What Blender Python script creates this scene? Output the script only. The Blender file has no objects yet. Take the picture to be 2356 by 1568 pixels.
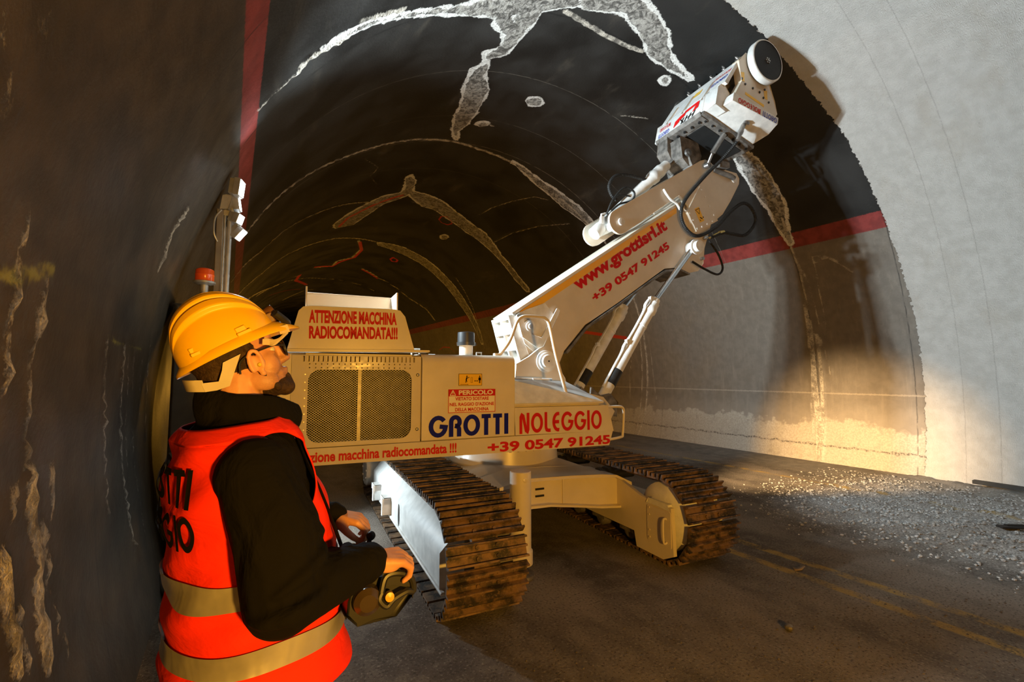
import bpy, bmesh, math, random
import numpy as np
from mathutils import Vector, Matrix, geometry
R = math.radians
PI = math.pi
random.seed(7)
rng = np.random.default_rng(7)
SC = bpy.context.scene
COL = SC.collection

# ------------------------------------------------------------------ camera
CAM_YAW, CAM_PITCH, CAM_H = R(31.7316), R(4.2687), 1.6
cam_d = bpy.data.cameras.new('camera')
cam_d.sensor_width = 36.0
cam_d.lens = 1045.0 / 2356.0 * 36.0
cam_d.clip_start = 0.05
cam_d.clip_end = 300
cam = bpy.data.objects.new('camera', cam_d)
COL.objects.link(cam)
cam.location = (0, 0, CAM_H)
cam.rotation_euler = (R(90) + CAM_PITCH, 0, -CAM_YAW)
SC.camera = cam
# ------------------------------------------------------------------ world
wd = bpy.data.worlds.new('world')
SC.world = wd
wd.use_nodes = True
wd.node_tree.nodes['Background'].inputs[0].default_value = (0.9, 0.8, 0.65, 1)
wd.node_tree.nodes['Background'].inputs[1].default_value = 0.0015
# ------------------------------------------------------------------ exposure
vs = SC.view_settings
vs.view_transform = 'Standard'
vs.look = 'None'
vs.gamma = 1.0
vs.use_curve_mapping = False
vs.exposure = 0.0
# ------------------------------------------------------------------ lights
COLD = (0.77, 0.92, 1.0)
WARM = (1.0, 0.475, 0.055)
def spot(name, loc, aim, power, color, angle, blend, rad):
    d = bpy.data.lights.new(name, 'SPOT')
    d.energy = power; d.color = color; d.spot_size = R(angle); d.spot_blend = blend; d.shadow_soft_size = rad
    o = bpy.data.objects.new(name, d); COL.objects.link(o)
    o.location = loc
    o.rotation_euler = (Vector(aim) - Vector(loc)).to_track_quat('-Z', 'Y').to_euler()
    return o
def point(name, loc, power, color, rad):
    d = bpy.data.lights.new(name, 'POINT')
    d.energy = power; d.color = color; d.shadow_soft_size = rad
    o = bpy.data.objects.new(name, d); COL.objects.link(o); o.location = loc
    return o
# cold work lamps on the mast
for loc_, aim_, pw_, an_ in (((.16, 4.47, 3.20), (6.0, 2.0, 5.6), 1000, 116), ((.18, 4.65, 3.10), (6.2, 2.6, 4.6), 900, 112), ((.17, 4.83, 2.97), (5.6, 2.2, 3.6), 360, 105), ((.19, 4.55, 2.86), (6.0, 1.2, .6), 640, 130)):
    spot('mast_lamp', loc_, aim_, pw_, COLD, an_, 0.85, 0.05)
spot('mast_lamp_spill', (.16, 4.36, 3.26), (.9, 2.2, 5.2), 24, COLD, 100, 1.0, 0.05)
# low cold work lamp on the cabinet, shining under the machine
spot('low_work_lamp', (.26, 5.16, .80), (2.0, 3.7, .15), 150, COLD, 130, 0.5, 0.04)
# warm flood standing behind the photographer
spot('warm_flood', (.62, -1.75, 1.30), (1.6, 4.0, 1.6), 610, WARM, 150, 0.8, 0.12)
# warm lamp on the machine nose, aimed at the foot of the right wall
spot('nose_lamp', (3.98, 4.10, 1.13), (9.35, 3.72, .22), 3300, (1.0, .64, .30), 42, 1.0, 0.06)
# warm work lamps further down the tunnel
point('far_lamp', (5.4, 9.5, 1.4), 95, WARM, 0.15)
point('far_lamp', (3.0, 19.0, 1.0), 230, WARM, 0.2)
point('far_lamp', (2.5, 31.0, 1.0), 260, WARM, 0.2)

# ------------------------------------------------------------------ node helpers
class NT:
    def __init__(s, name):
        s.m = bpy.data.materials.new(name); s.m.use_nodes = True
        s.t = s.m.node_tree; s.N = s.t.nodes; s.L = s.t.links
        s.b = s.N['Principled BSDF']
    def new(s, typ, **kw):
        n = s.N.new(typ)
        for k, v in kw.items(): setattr(n, k, v)
        return n
    def put(s, sock, v):
        if isinstance(v, bpy.types.NodeSocket): s.L.new(v, sock)
        elif isinstance(v, (tuple, list)):
            v = tuple(v)
            sock.default_value = v + (1.0,) if (len(v) == 3 and len(sock.default_value) == 4) else v
        else: sock.default_value = v
    def math(s, op, a, b=None, clamp=False):
        n = s.new('ShaderNodeMath', operation=op, use_clamp=clamp)
        s.put(n.inputs[0], a)
        if b is not None: s.put(n.inputs[1], b)
        return n.outputs[0]
    def mix(s, f, a, b):
        n = s.new('ShaderNodeMix', data_type='RGBA')
        s.put(n.inputs[0], f); s.put(n.inputs[6], a); s.put(n.inputs[7], b)
        return n.outputs[2]
    def step(s, x, lo, hi):
        n = s.new('ShaderNodeMapRange', interpolation_type='SMOOTHSTEP')
        s.put(n.inputs[0], x); n.inputs[1].default_value = lo; n.inputs[2].default_value = hi
        return n.outputs[0]
    def attr(s, name):
        return s.new('ShaderNodeAttribute', attribute_name=name).outputs['Fac']
    def pos(s):
        return s.new('ShaderNodeTexCoord').outputs['Object']
    def noise(s, scale, detail=4, vec=None, rough=0.55, sxyz=None, dist=0.0):
        n = s.new('ShaderNodeTexNoise')
        v = vec if vec is not None else s.pos()
        if sxyz:
            mp = s.new('ShaderNodeMapping'); mp.inputs['Scale'].default_value = sxyz
            s.L.new(v, mp.inputs[0]); v = mp.outputs[0]
        s.L.new(v, n.inputs['Vector'])
        n.inputs['Scale'].default_value = scale; n.inputs['Detail'].default_value = detail
        n.inputs['Roughness'].default_value = rough; n.inputs['Distortion'].default_value = dist
        return n.outputs['Fac']
    def bump(s, h, strength=0.3, dist=0.02):
        n = s.new('ShaderNodeBump'); n.inputs['Strength'].default_value = strength; n.inputs['Distance'].default_value = dist
        s.L.new(h, n.inputs['Height']); s.L.new(n.outputs[0], s.b.inputs['Normal'])
    def fin(s, color=None, rough=None, metal=None, spec=None):
        if color is not None: s.put(s.b.inputs['Base Color'], color)
        if rough is not None: s.put(s.b.inputs['Roughness'], rough)
        if metal is not None: s.put(s.b.inputs['Metallic'], metal)
        if spec is not None: s.put(s.b.inputs['Specular IOR Level'], spec)
        return s.m
def simple(name, col, rough=0.5, metal=0.0, nscale=6.0, namt=0.25, spec=0.5, bump=0.0, bscale=60):
    n = NT(name)
    f = n.step(n.noise(nscale, 5), 0.3, 0.7)
    d = tuple(c * (1 - namt) for c in col)
    c = n.mix(f, d, col)
    if bump: n.bump(n.noise(bscale, 3), bump, 0.005)
    return n.fin(c, rough, metal, spec)

# ------------------------------------------------------------------ tagging
def tag(o, label=None, cat=None, group=None, kind=None):
    if label: o['label'] = label
    if cat: o['category'] = cat
    if group: o['group'] = group
    if kind: o['kind'] = kind
    return o
def empty(name, loc, rz=0.0):
    o = bpy.data.objects.new(name, None); COL.objects.link(o)
    o.location = loc; o.rotation_euler = (0, 0, rz); o.empty_display_size = 0.2
    return o

# ------------------------------------------------------------------ mesh builder
def frame(d):
    d = Vector(d).normalized()
    a = Vector((0, 0, 1)) if abs(d.z) < 0.95 else Vector((1, 0, 0))
    x = a.cross(d).normalized(); y = d.cross(x)
    return x, y, d
class MB:
    def __init__(s): s.v = []; s.f = []
    def add(s, vs_, fs):
        k = len(s.v); s.v += [tuple(p) for p in vs_]; s.f += [tuple(i + k for i in f) for f in fs]; return s
    def box(s, c, sz, M=None):
        x, y, z = (q / 2 for q in sz)
        P = [Vector((a * x, b * y, e * z)) for e in (-1, 1) for a, b in ((-1, -1), (1, -1), (1, 1), (-1, 1))]
        if M is not None: P = [M @ p for p in P]
        c = Vector(c)
        return s.add([p + c for p in P], [(3, 2, 1, 0), (4, 5, 6, 7), (0, 1, 5, 4), (1, 2, 6, 5), (2, 3, 7, 6), (3, 0, 4, 7)])
    def box2(s, a, b):
        return s.box([(p + q) / 2 for p, q in zip(a, b)], [abs(q - p) for p, q in zip(a, b)])
    def prism(s, poly, a, b, axis='y', holes=()):
        area = sum(p[0] * q[1] - q[0] * p[1] for p, q in zip(poly, poly[1:] + poly[:1]))
        poly = list(poly) if area > 0 else list(poly)[::-1]
        def m(p, t):
            return {'y': (p[0], t, p[1]), 'x': (t, p[0], p[1]), 'z': (p[0], p[1], t)}[axis]
        loops = [poly] + [list(h) for h in holes]
        flat = [p for l in loops for p in l]
        tris = geometry.tessellate_polygon([[Vector((p[0], p[1], 0)) for p in l] for l in loops]) if (holes or len(poly) > 4 or True) else []
        n = len(flat)
        V = [m(p, a) for p in flat] + [m(p, b) for p in flat]
        F = []
        for t in tris:
            F.append(tuple(t)); F.append(tuple(i + n for i in t[::-1]))
        k = 0
        for l in loops:
            c = len(l)
            for i in range(c):
                j = (i + 1) % c
                F.append((k + i, k + j, k + j + n, k + i + n))
            k += c
        return s.add(V, F)
    def tube(s, pts, r, n=10, closed=False, caps=True, flat=None):
        pts = [Vector(p) for p in pts]; N = len(pts)
        rs = r if isinstance(r, (list, tuple)) else [r] * N
        V = []; F = []
        t0 = (pts[1] - pts[0]).normalized()
        x, y, _ = frame(t0)
        prev = t0
        for i, p in enumerate(pts):
            if closed: t = (pts[(i + 1) % N] - pts[i - 1]).normalized()
            else: t = (pts[min(i + 1, N - 1)] - pts[max(i - 1, 0)]).normalized()
            q = prev.rotation_difference(t); x = q @ x; y = q @ y; prev = t
            for k in range(n):
                a = 2 * PI * k / n
                fy = flat if flat else 1.0
                V.append(p + (x * math.cos(a) + y * math.sin(a) * fy) * rs[i])
        for i in range(N - 1 + (1 if closed else 0)):
            j = (i + 1) % N
            for k in range(n):
                l = (k + 1) % n
                F.append((i * n + k, i * n + l, j * n + l, j * n + k))
        if caps and not closed:
            F.append(tuple(range(n))[::-1]); F.append(tuple(range((N - 1) * n, N * n)))
        return s.add(V, F)
    def cyl(s, p0, p1, r0, r1=None, n=24):
        return s.tube([p0, p1], [r0, r0 if r1 is None else r1], n)
    def lathe(s, p0, d, prof, n=24, caps=True):
        p0 = Vector(p0); x, y, d = frame(d); V = []; F = []
        for t, r in prof:
            for k in range(n):
                a = 2 * PI * k / n
                V.append(p0 + d * t + (x * math.cos(a) + y * math.sin(a)) * r)
        for i in range(len(prof) - 1):
            for k in range(n):
                l = (k + 1) % n
                F.append((i * n + k, i * n + l, (i + 1) * n + l, (i + 1) * n + k))
        if caps:
            F.append(tuple(range(n))[::-1]); F.append(tuple(range((len(prof) - 1) * n, len(prof) * n)))
        return s.add(V, F)
    def ell(s, c, rad, M=None, nu=16, nv=10):
        V = []; F = []
        c = Vector(c)
        for j in range(nv + 1):
            ph = PI * j / nv
            for i in range(nu):
                a = 2 * PI * i / nu
                p = Vector((rad[0] * math.sin(ph) * math.cos(a), rad[1] * math.sin(ph) * math.sin(a), rad[2] * math.cos(ph)))
                V.append((M @ p if M is not None else p) + c)
        for j in range(nv):
            for i in range(nu):
                k = (i + 1) % nu
                F.append((j * nu + i, (j + 1) * nu + i, (j + 1) * nu + k, j * nu + k))
        return s.add(V, F)
    def cap(s, p0, p1, r0, r1, n=14):
        s.ell(p0, (r0,) * 3, None, n, 8); s.ell(p1, (r1,) * 3, None, n, 8)
        return s.cyl(p0, p1, r0, r1, n)
    def build(s, name, mat, parent=None, loc=(0, 0, 0), rz=0.0, bevel=0.0, sharp=40, bseg=2):
        me = bpy.data.meshes.new(name)
        me.from_pydata([tuple(p) for p in s.v], [], s.f)
        me.validate(); me.update()
        if sharp:
            me.polygons.foreach_set('use_smooth', [True] * len(me.polygons))
            me.set_sharp_from_angle(angle=R(sharp))
        me.materials.append(mat)
        o = bpy.data.objects.new(name, me); COL.objects.link(o)
        if parent is not None: o.parent = parent
        o.location = loc; o.rotation_euler = (0, 0, rz)
        if bevel:
            b = o.modifiers.new('bevel', 'BEVEL'); b.width = bevel; b.segments = bseg; b.limit_method = 'ANGLE'; b.angle_limit = R(50)
            b.harden_normals = False
        return o
def rrect(x0, z0, x1, z1, r, n=5):
    P = []
    for cx, cz, a in ((x1 - r, z1 - r, 0), (x0 + r, z1 - r, 90), (x0 + r, z0 + r, 180), (x1 - r, z0 + r, 270)):
        for k in range(n + 1):
            t = R(a + 90 * k / n); P.append((cx + r * math.cos(t), cz + r * math.sin(t)))
    return P
def smoothpath(pts, sub=6):
    P = [Vector(p) for p in pts]; out = []
    for i in range(len(P) - 1):
        a = P[max(i - 1, 0)]; b = P[i]; c = P[i + 1]; d = P[min(i + 2, len(P) - 1)]
        for k in range(sub):
            t = k / sub
            out.append(0.5 * ((2 * b) + (c - a) * t + (2 * a - 5 * b + 4 * c - d) * t * t + (3 * b - a - 3 * c + d) * t ** 3))
    out.append(P[-1]); return out

# ------------------------------------------------------------------ lettering
_txt = {}
def glyphs(text, bold):
    key = (text, bold)
    if key not in _txt:
        cu = bpy.data.curves.new('t', 'FONT'); cu.body = text; cu.size = 1.0; cu.offset = bold; cu.resolution_u = 4
        o = bpy.data.objects.new('t', cu); COL.objects.link(o)
        dg = bpy.context.evaluated_depsgraph_get()
        me = bpy.data.meshes.new_from_object(o.evaluated_get(dg))
        V = [v.co.copy() for v in me.vertices]; F = [tuple(p.vertices) for p in me.polygons]
        bpy.data.objects.remove(o); bpy.data.curves.remove(cu); bpy.data.meshes.remove(me)
        _txt[key] = (V, F)
    return _txt[key]
def text_into(mb, text, bold, fn, w, h, x0=0.0, y0=0.0):
    """lay the text so that it fills a w x h box at x0, y0; fn(x, y) -> 3D"""
    V, F = glyphs(text, bold)
    ax = min(v.x for v in V); bx = max(v.x for v in V); ay = min(v.y for v in V); by = max(v.y for v in V)
    return mb.add([fn(x0 + (v.x - ax) / (bx - ax) * w, y0 + (v.y - ay) / (by - ay) * h) for v in V], F)
# heavy rounded capitals drawn as stroked paths in a 1 high box, stroke 0.2
def arc(cx, cy, rx, ry, a0, a1, n=18):
    return [(cx + rx * math.cos(R(a0 + (a1 - a0) * k / n)), cy + ry * math.sin(R(a0 + (a1 - a0) * k / n))) for k in range(n + 1)]
def letter(ch):
    if ch == 'G': return [arc(.40, .5, .32, .4, 38, 355) + [(.46, .5)]], .78
    if ch == 'O': return [arc(.37, .5, .29, .4, 0, 360, 28)], .74
    if ch == 'R': return [[(.1, 0.0), (.1, .62)] + arc(.29, .68, .19, .22, 180, 0, 12) + arc(.33, .66, .15, .16, 0, -90, 8) + [(.27, .5)], [(.27, .5)] + arc(.33, .32, .13, .16, 90, 0, 6) + [(.46, 0.0)]], .58
    if ch == 'T': return [[(0.0, .9), (.44, .9)], [(.22, .9), (.22, 0.0)]], .46
    if ch == 'I': return [[(.1, 0.0), (.1, 1.0)]], .20
    if ch == 'N': return [[(.1, 0.0), (.1, .8), (.16, .9), (.24, .85), (.42, .15), (.5, .1), (.54, .2), (.54, 1.0)]], .64
    if ch == 'L': return [[(.1, 1.0), (.1, .25), (.15, .13), (.25, .1), (.40, .1)]], .42
    if ch == 'E': return [arc(.37, .5, .28, .4, 80, 280, 16) + [(.45, .1)], [(.42, .9), (.46, .9)], [(.12, .5), (.44, .5)]], .5
    return [], .35
def stroke(mb, path, hw, fn):
    P = [Vector((p[0], p[1])) for p in path]; V = []; F = []
    n = len(P); clo = (P[0] - P[-1]).length < 1e-4
    for i in range(n):
        a = P[i - 1] if i else (P[-2] if clo else P[0]); b = P[i + 1] if i < n - 1 else (P[1] if clo else P[-1])
        d0 = (P[i] - a); d1 = (b - P[i])
        if d0.length < 1e-6: d0 = d1
        if d1.length < 1e-6: d1 = d0
        d0.normalize(); d1.normalize(); t = (d0 + d1)
        t = t.normalized() if t.length > 1e-4 else d1
        nn = Vector((-t.y, t.x)); k = 1.0 / max(0.55, nn.dot(Vector((-d1.y, d1.x))))
        V += [fn(*(P[i] + nn * hw * k)), fn(*(P[i] - nn * hw * k))]
    for i in range(n - 1): F.append((2 * i, 2 * i + 1, 2 * i + 3, 2 * i + 2))
    mb.add(V, F)
def logo_into(mb, text, fn, w, h, x0=0.0, y0=0.0, hw=0.1, gap=0.1):
    tot = sum(letter(c)[1] for c in text) + gap * (len(text) - 1)
    x = 0.0
    for c in text:
        st, lw = letter(c)
        for p in st:
            stroke(mb, p, hw, lambda a, b, x=x: fn(x0 + (x + a) / tot * w, y0 + b * h))
        x += lw + gap
    return mb
# crusts, leaks and paint marks on the lining, each point (angle round the bore in degrees, distance along the tunnel)
MARKS = {"W":[[[141.7,3.98],[137.6,4.06],[134.4,4.09],[129.6,4.19],[123.7,4.32],[119.1,4.41],[113.4,4.49],[108.7,4.39],[106.4,4.32],[101.3,4.1],[101.4,3.99],[103.0,3.93],[109.2,4.01],[112.0,4.04],[116.2,4.13],[120.5,4.19],[124.7,4.17],[130.3,4.08],[135.3,3.95],[138.3,3.95],[142.0,3.92],[142.0,3.95]],[[112.5,4.61],[109.6,4.78],[108.3,5.0],[110.3,5.17],[108.9,5.42],[110.3,5.55],[109.3,5.95],[108.0,6.27],[106.5,6.63],[106.1,6.92],[103.7,7.46],[101.2,7.82],[100.2,7.87],[100.3,7.76],[101.6,7.51],[101.1,7.21],[101.3,6.88],[102.3,6.48],[103.1,6.08],[106.6,5.69],[107.0,5.5],[108.2,5.31],[105.6,5.18],[105.7,4.66],[111.9,4.34],[113.9,4.37]],[[106.3,4.7],[105.5,4.51],[106.2,4.27],[107.3,4.15],[108.6,4.15],[110.1,4.27],[110.0,4.5],[108.3,4.7]],[[100.3,4.12],[96.1,4.03],[94.4,3.96],[90.8,4.06],[86.8,4.19],[84.2,4.32],[79.3,4.31],[74.7,4.22],[74.5,4.16],[75.3,4.12],[79.9,4.12],[83.3,3.97],[85.4,3.83],[90.8,3.68],[96.5,3.61],[98.8,3.79],[102.3,3.91],[102.3,4.04]],[[56.9,4.48],[51.8,4.52],[46.8,4.5],[41.1,4.41],[37.3,4.4],[33.1,4.32],[32.7,4.26],[33.4,4.21],[37.6,4.19],[41.7,4.09],[48.0,4.1],[53.1,4.14],[57.7,4.28],[58.3,4.38]],[[91.2,6.04],[90.9,6.11],[91.1,6.19],[91.8,6.24],[92.8,6.27],[93.8,6.24],[94.5,6.19],[94.8,6.11],[94.5,6.04],[93.8,5.99],[92.9,5.97],[91.9,5.98]],[[74.0,13.39],[73.7,13.51],[73.7,13.63],[74.1,13.74],[74.7,13.79],[75.5,13.77],[76.1,13.69],[76.5,13.57],[76.5,13.45],[76.1,13.35],[75.4,13.3],[74.6,13.32]],[[76.9,4.4],[76.6,4.44],[76.5,4.49],[76.7,4.53],[77.2,4.56],[77.9,4.55],[78.4,4.53],[78.8,4.49],[78.9,4.44],[78.6,4.4],[78.1,4.38],[77.5,4.38]],[[96.7,7.09],[96.7,7.14],[97.0,7.19],[97.6,7.22],[98.4,7.23],[99.1,7.21],[99.6,7.17],[99.7,7.12],[99.3,7.08],[98.7,7.05],[97.9,7.04],[97.2,7.05]]],"B":[[[83.3,8.2],[72.8,8.53],[62.9,8.61],[57.0,8.48],[51.2,8.39],[50.9,8.29],[51.8,8.2],[58.2,8.14],[64.5,8.19],[73.7,8.24],[83.6,8.07],[83.8,8.12]],[[104.5,9.89],[102.4,10.49],[102.1,10.88],[101.0,11.17],[99.6,11.22],[98.4,10.82],[100.6,10.04],[103.5,9.67]],[[98.2,11.16],[91.9,11.75],[87.3,11.82],[80.2,12.2],[71.6,12.49],[65.9,12.53],[55.9,12.66],[44.8,12.78],[38.7,12.63],[38.5,12.48],[39.5,12.37],[45.6,12.45],[56.5,12.33],[67.3,11.86],[73.3,11.8],[81.6,11.45],[89.2,11.01],[94.2,10.85],[99.1,10.71],[99.7,10.85]],[[101.9,10.84],[106.9,11.12],[110.2,11.62],[113.9,12.27],[116.5,12.95],[115.9,13.31],[114.3,13.62],[108.5,13.6],[105.8,12.54],[103.9,11.74],[99.8,11.27],[100.3,11.0]],[[91.7,16.21],[81.5,16.58],[68.0,16.9],[57.0,17.21],[43.3,17.51],[33.4,17.49],[19.5,17.4],[19.2,17.27],[19.9,17.16],[34.0,17.0],[44.4,16.82],[58.2,16.49],[69.6,16.14],[83.4,15.76],[92.7,15.77],[92.8,15.96]]],"L":[[[[151.3,3.95],[148.0,3.99],[144.2,4.0]],0.015],[[[102.7,4.21],[97.6,4.3],[92.5,4.36],[87.9,4.34],[85.5,4.29]],0.035],[[[145.0,3.93],[143.1,3.95],[140.5,4.0],[137.8,4.05]],0.03],[[[144.4,3.92],[141.7,3.99]],0.02],[[[136.5,3.91],[133.9,3.96],[129.8,4.04]],0.03],[[[75.0,11.15],[74.7,10.45],[72.7,9.61],[70.1,8.94],[66.9,8.73]],0.012],[[[62.6,12.21],[62.5,10.92],[60.5,9.84],[56.9,8.87]],0.012],[[[120.3,8.33],[114.7,9.04],[115.2,9.49],[111.0,10.19]],0.01],[[[98.2,7.22],[97.4,7.08],[95.5,7.13]],0.02],[[[76.6,5.48],[72.6,5.2]],0.012],[[[162.9,3.75],[164.9,3.59],[166.7,3.59],[168.4,3.6]],0.02],[[[150.3,7.67],[146.9,7.54],[142.6,7.54],[137.3,7.61],[132.1,7.7],[125.9,7.81],[120.9,7.82],[115.9,7.83],[109.9,7.84],[101.2,7.91],[93.6,8.06],[83.2,8.17]],0.035],[[[65.6,8.37],[57.0,8.36],[49.9,8.29],[34.5,8.31],[20.3,8.35],[5.5,8.42],[-7.8,8.51],[-15.9,8.69]],0.03],[[[155.5,10.01],[150.4,10.17],[143.8,10.87],[135.4,10.77],[127.2,10.98],[119.2,11.14],[112.1,11.37],[106.2,11.58]],0.035],[[[97.1,11.48],[87.7,11.68]],0.015],[[[152.1,13.37],[140.6,14.47],[130.1,14.45],[119.9,14.76],[111.6,14.94],[98.8,15.52],[90.7,15.92]],0.045],[[[100.8,15.69],[96.3,16.89],[96.5,18.35],[101.9,18.94],[101.6,19.98],[110.6,19.73]],0.05],[[[147.4,17.05],[131.4,20.06],[116.6,21.45],[101.3,22.83],[88.9,23.29],[78.7,23.46],[70.3,23.62]],0.05],[[[115.6,28.14],[105.1,26.22],[100.3,26.1]],0.05],[[[138.9,19.31],[126.1,20.8],[113.9,20.45]],0.05],[[[86.6,20.19],[76.2,21.01],[65.2,21.26],[55.4,21.52],[45.3,20.92],[37.6,20.89]],0.07],[[[55.0,16.01],[42.5,16.51],[29.8,16.99],[17.4,17.2]],0.03],[[[29.5,4.0],[24.7,4.02],[19.1,4.05],[13.4,4.06]],0.012],[[[29.5,4.0],[29.1,3.79],[24.7,3.45]],0.012],[[[28.1,4.01],[28.7,3.76],[27.6,3.62]],0.01],[[[39.3,4.24],[32.3,4.28],[27.3,4.26],[21.4,4.29],[13.7,4.34]],0.02],[[[35.4,4.28],[29.3,4.29],[25.1,4.18],[20.2,4.18],[14.9,4.15]],0.012],[[[11.6,4.16],[6.9,4.1],[4.1,4.08]],0.01],[[[15.6,4.32],[9.8,4.34],[3.1,4.36],[-2.5,4.33],[-9.0,4.3],[-14.4,4.28]],0.045],[[[12.6,4.22],[6.0,4.23],[0.3,4.23],[-7.1,4.24],[-12.6,4.26]],0.03],[[[4.1,4.39],[-3.5,4.43],[-9.1,4.39]],0.018],[[[19.5,4.34],[13.7,4.37],[9.8,4.39]],0.02],[[[17.7,8.5],[5.5,8.6],[-15.3,8.75]],0.02],[[[15.2,8.79],[4.2,9.05],[-13.8,9.13]],0.012],[[[12.1,8.25],[1.5,8.23],[-4.9,8.13]],0.01],[[[174.0,2.76],[175.8,2.84],[177.7,2.92],[180.8,3.03],[184.2,3.12]],0.012],[[[174.2,3.17],[177.2,3.3],[180.3,3.4],[183.7,3.54],[188.5,3.73]],0.014],[[[174.6,3.34],[177.2,3.48],[180.2,3.55],[184.1,3.71]],0.005],[[[174.2,3.51],[177.3,3.65],[181.1,3.78],[185.1,4.01],[188.9,4.12]],0.005],[[[174.4,3.81],[177.7,3.93],[180.9,4.09]],0.004],[[[173.6,4.04],[176.4,4.17],[179.3,4.27],[181.6,4.33]],0.01],[[[172.6,1.65],[173.7,1.68],[174.8,1.7],[175.7,1.71],[176.6,1.73]],0.016],[[[172.8,1.69],[174.0,1.69],[175.0,1.71]],0.008],[[[172.8,1.87],[174.0,1.87],[175.2,1.89],[176.4,1.91],[177.4,1.92],[178.3,1.93],[179.3,1.99],[179.9,2.0]],0.012],[[[172.9,1.89],[173.8,1.91],[174.7,1.93]],0.009],[[[179.8,2.01],[181.1,2.04],[182.5,2.1],[183.8,2.1],[184.9,2.13],[186.1,2.15],[187.2,2.16]],0.03],[[[179.5,2.04],[180.8,2.07],[181.5,2.09]],0.01],[[[171.3,1.65],[171.8,1.64],[172.2,1.64]],0.012],[[[168.6,1.34],[169.1,1.35],[169.3,1.35]],0.01],[[[169.4,1.38],[169.9,1.38]],0.01],[[[167.7,1.26],[168.2,1.27]],0.01],[[[166.6,1.38],[167.1,1.39]],0.012],[[[167.1,1.35],[167.2,1.36]],0.008],[[[181.9,1.83],[183.3,1.87],[184.7,1.9],[185.8,1.92]],0.035],[[[181.7,2.15],[182.9,2.18],[184.9,2.23]],0.01],[[[179.8,2.19],[180.8,2.24],[181.8,2.25]],0.012],[[[179.8,2.24],[181.4,2.27]],0.008],[[[184.0,1.96],[185.1,1.98],[186.4,2.01]],0.012],[[[184.7,2.07],[185.8,2.1],[187.1,2.13]],0.012],[[[185.6,2.27],[187.0,2.3]],0.008],[[[182.4,2.2],[183.7,2.24]],0.008],[[[179.7,1.86],[181.2,1.9]],0.01],[[[179.4,1.9],[180.4,1.92]],0.008],[[[187.1,2.35],[188.3,2.38]],0.008]],"R":[[[[113.6,13.42],[112.7,12.63],[110.7,12.35],[107.1,11.74],[102.3,11.19],[100.8,11.05]],0.05],[[[99.8,15.87],[95.8,17.09],[95.6,18.34],[100.2,19.23],[101.6,19.98],[110.3,19.59]],0.06],[[[86.2,20.35],[81.8,20.72],[76.1,21.21]],0.08],[[[115.8,20.57],[116.0,21.86],[106.8,24.27]],0.08],[[[19.7,10.83],[17.5,9.83],[15.8,9.02]],0.05],[[[19.0,22.13],[20.5,21.46],[19.8,20.7],[17.3,20.34]],0.03],[[[108.8,25.4],[128.5,23.09]],0.05],[[[82.7,12.42],[83.2,12.15],[81.9,12.0],[79.4,12.18],[78.1,12.35],[78.7,12.56],[80.7,12.59],[82.7,12.42]],0.025],[[[81.2,17.72],[81.0,17.38],[78.4,17.53],[78.0,17.81],[79.6,17.94],[81.2,17.72]],0.04]],"G":[[[[173.2,1.58],[173.2,1.63],[173.0,1.73],[172.6,1.84],[172.4,1.91]],0.022],[[[172.9,1.72],[172.6,1.81]],0.01],[[[174.0,2.74],[174.0,2.82],[174.2,2.96],[174.4,3.2],[174.2,3.74]],0.008]]}
# ------------------------------------------------------------------ the tunnel shell
AX, AZ, RAD = 4.48, 1.26, 5.0
TH0 = -math.degrees(math.asin(AZ / RAD))
def sd_poly(X, Y, poly):
    P = np.array(poly); n = len(P)
    d = np.full(X.shape, 1e9); ins = np.zeros(X.shape, bool)
    for i in range(n):
        a = P[i]; b = P[(i + 1) % n]; e = b - a
        wx = X - a[0]; wy = Y - a[1]
        t = np.clip((wx * e[0] + wy * e[1]) / max(e @ e, 1e-9), 0, 1)
        d = np.minimum(d, (wx - e[0] * t) ** 2 + (wy - e[1] * t) ** 2)
        c = ((a[1] <= Y) & (b[1] > Y)) | ((b[1] <= Y) & (a[1] > Y))
        if abs(e[1]) > 1e-9:
            ins ^= c & (X < a[0] + (Y - a[1]) / e[1] * e[0])
    d = np.sqrt(d)
    return np.where(ins, -d, d)
def sd_line(X, Y, pl, hw):
    P = np.array(pl); d = np.full(X.shape, 1e9)
    for a, b in zip(P[:-1], P[1:]):
        e = b - a; wx = X - a[0]; wy = Y - a[1]
        t = np.clip((wx * e[0] + wy * e[1]) / max(e @ e, 1e-9), 0, 1)
        d = np.minimum(d, (wx - e[0] * t) ** 2 + (wy - e[1] * t) ** 2)
    return np.sqrt(d) - hw
KM = RAD * PI / 180.0
def mtr(pl): return [(a * KM, y) for a, y in pl]
def local(X, Y, pl, fn, out):
    P = np.array(pl)
    m = (X > P[:, 0].min() - .5) & (X < P[:, 0].max() + .5) & (Y > P[:, 1].min() - .5) & (Y < P[:, 1].max() + .5)
    if m.any(): out[m] = np.minimum(out[m], fn(X[m], Y[m]))
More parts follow.
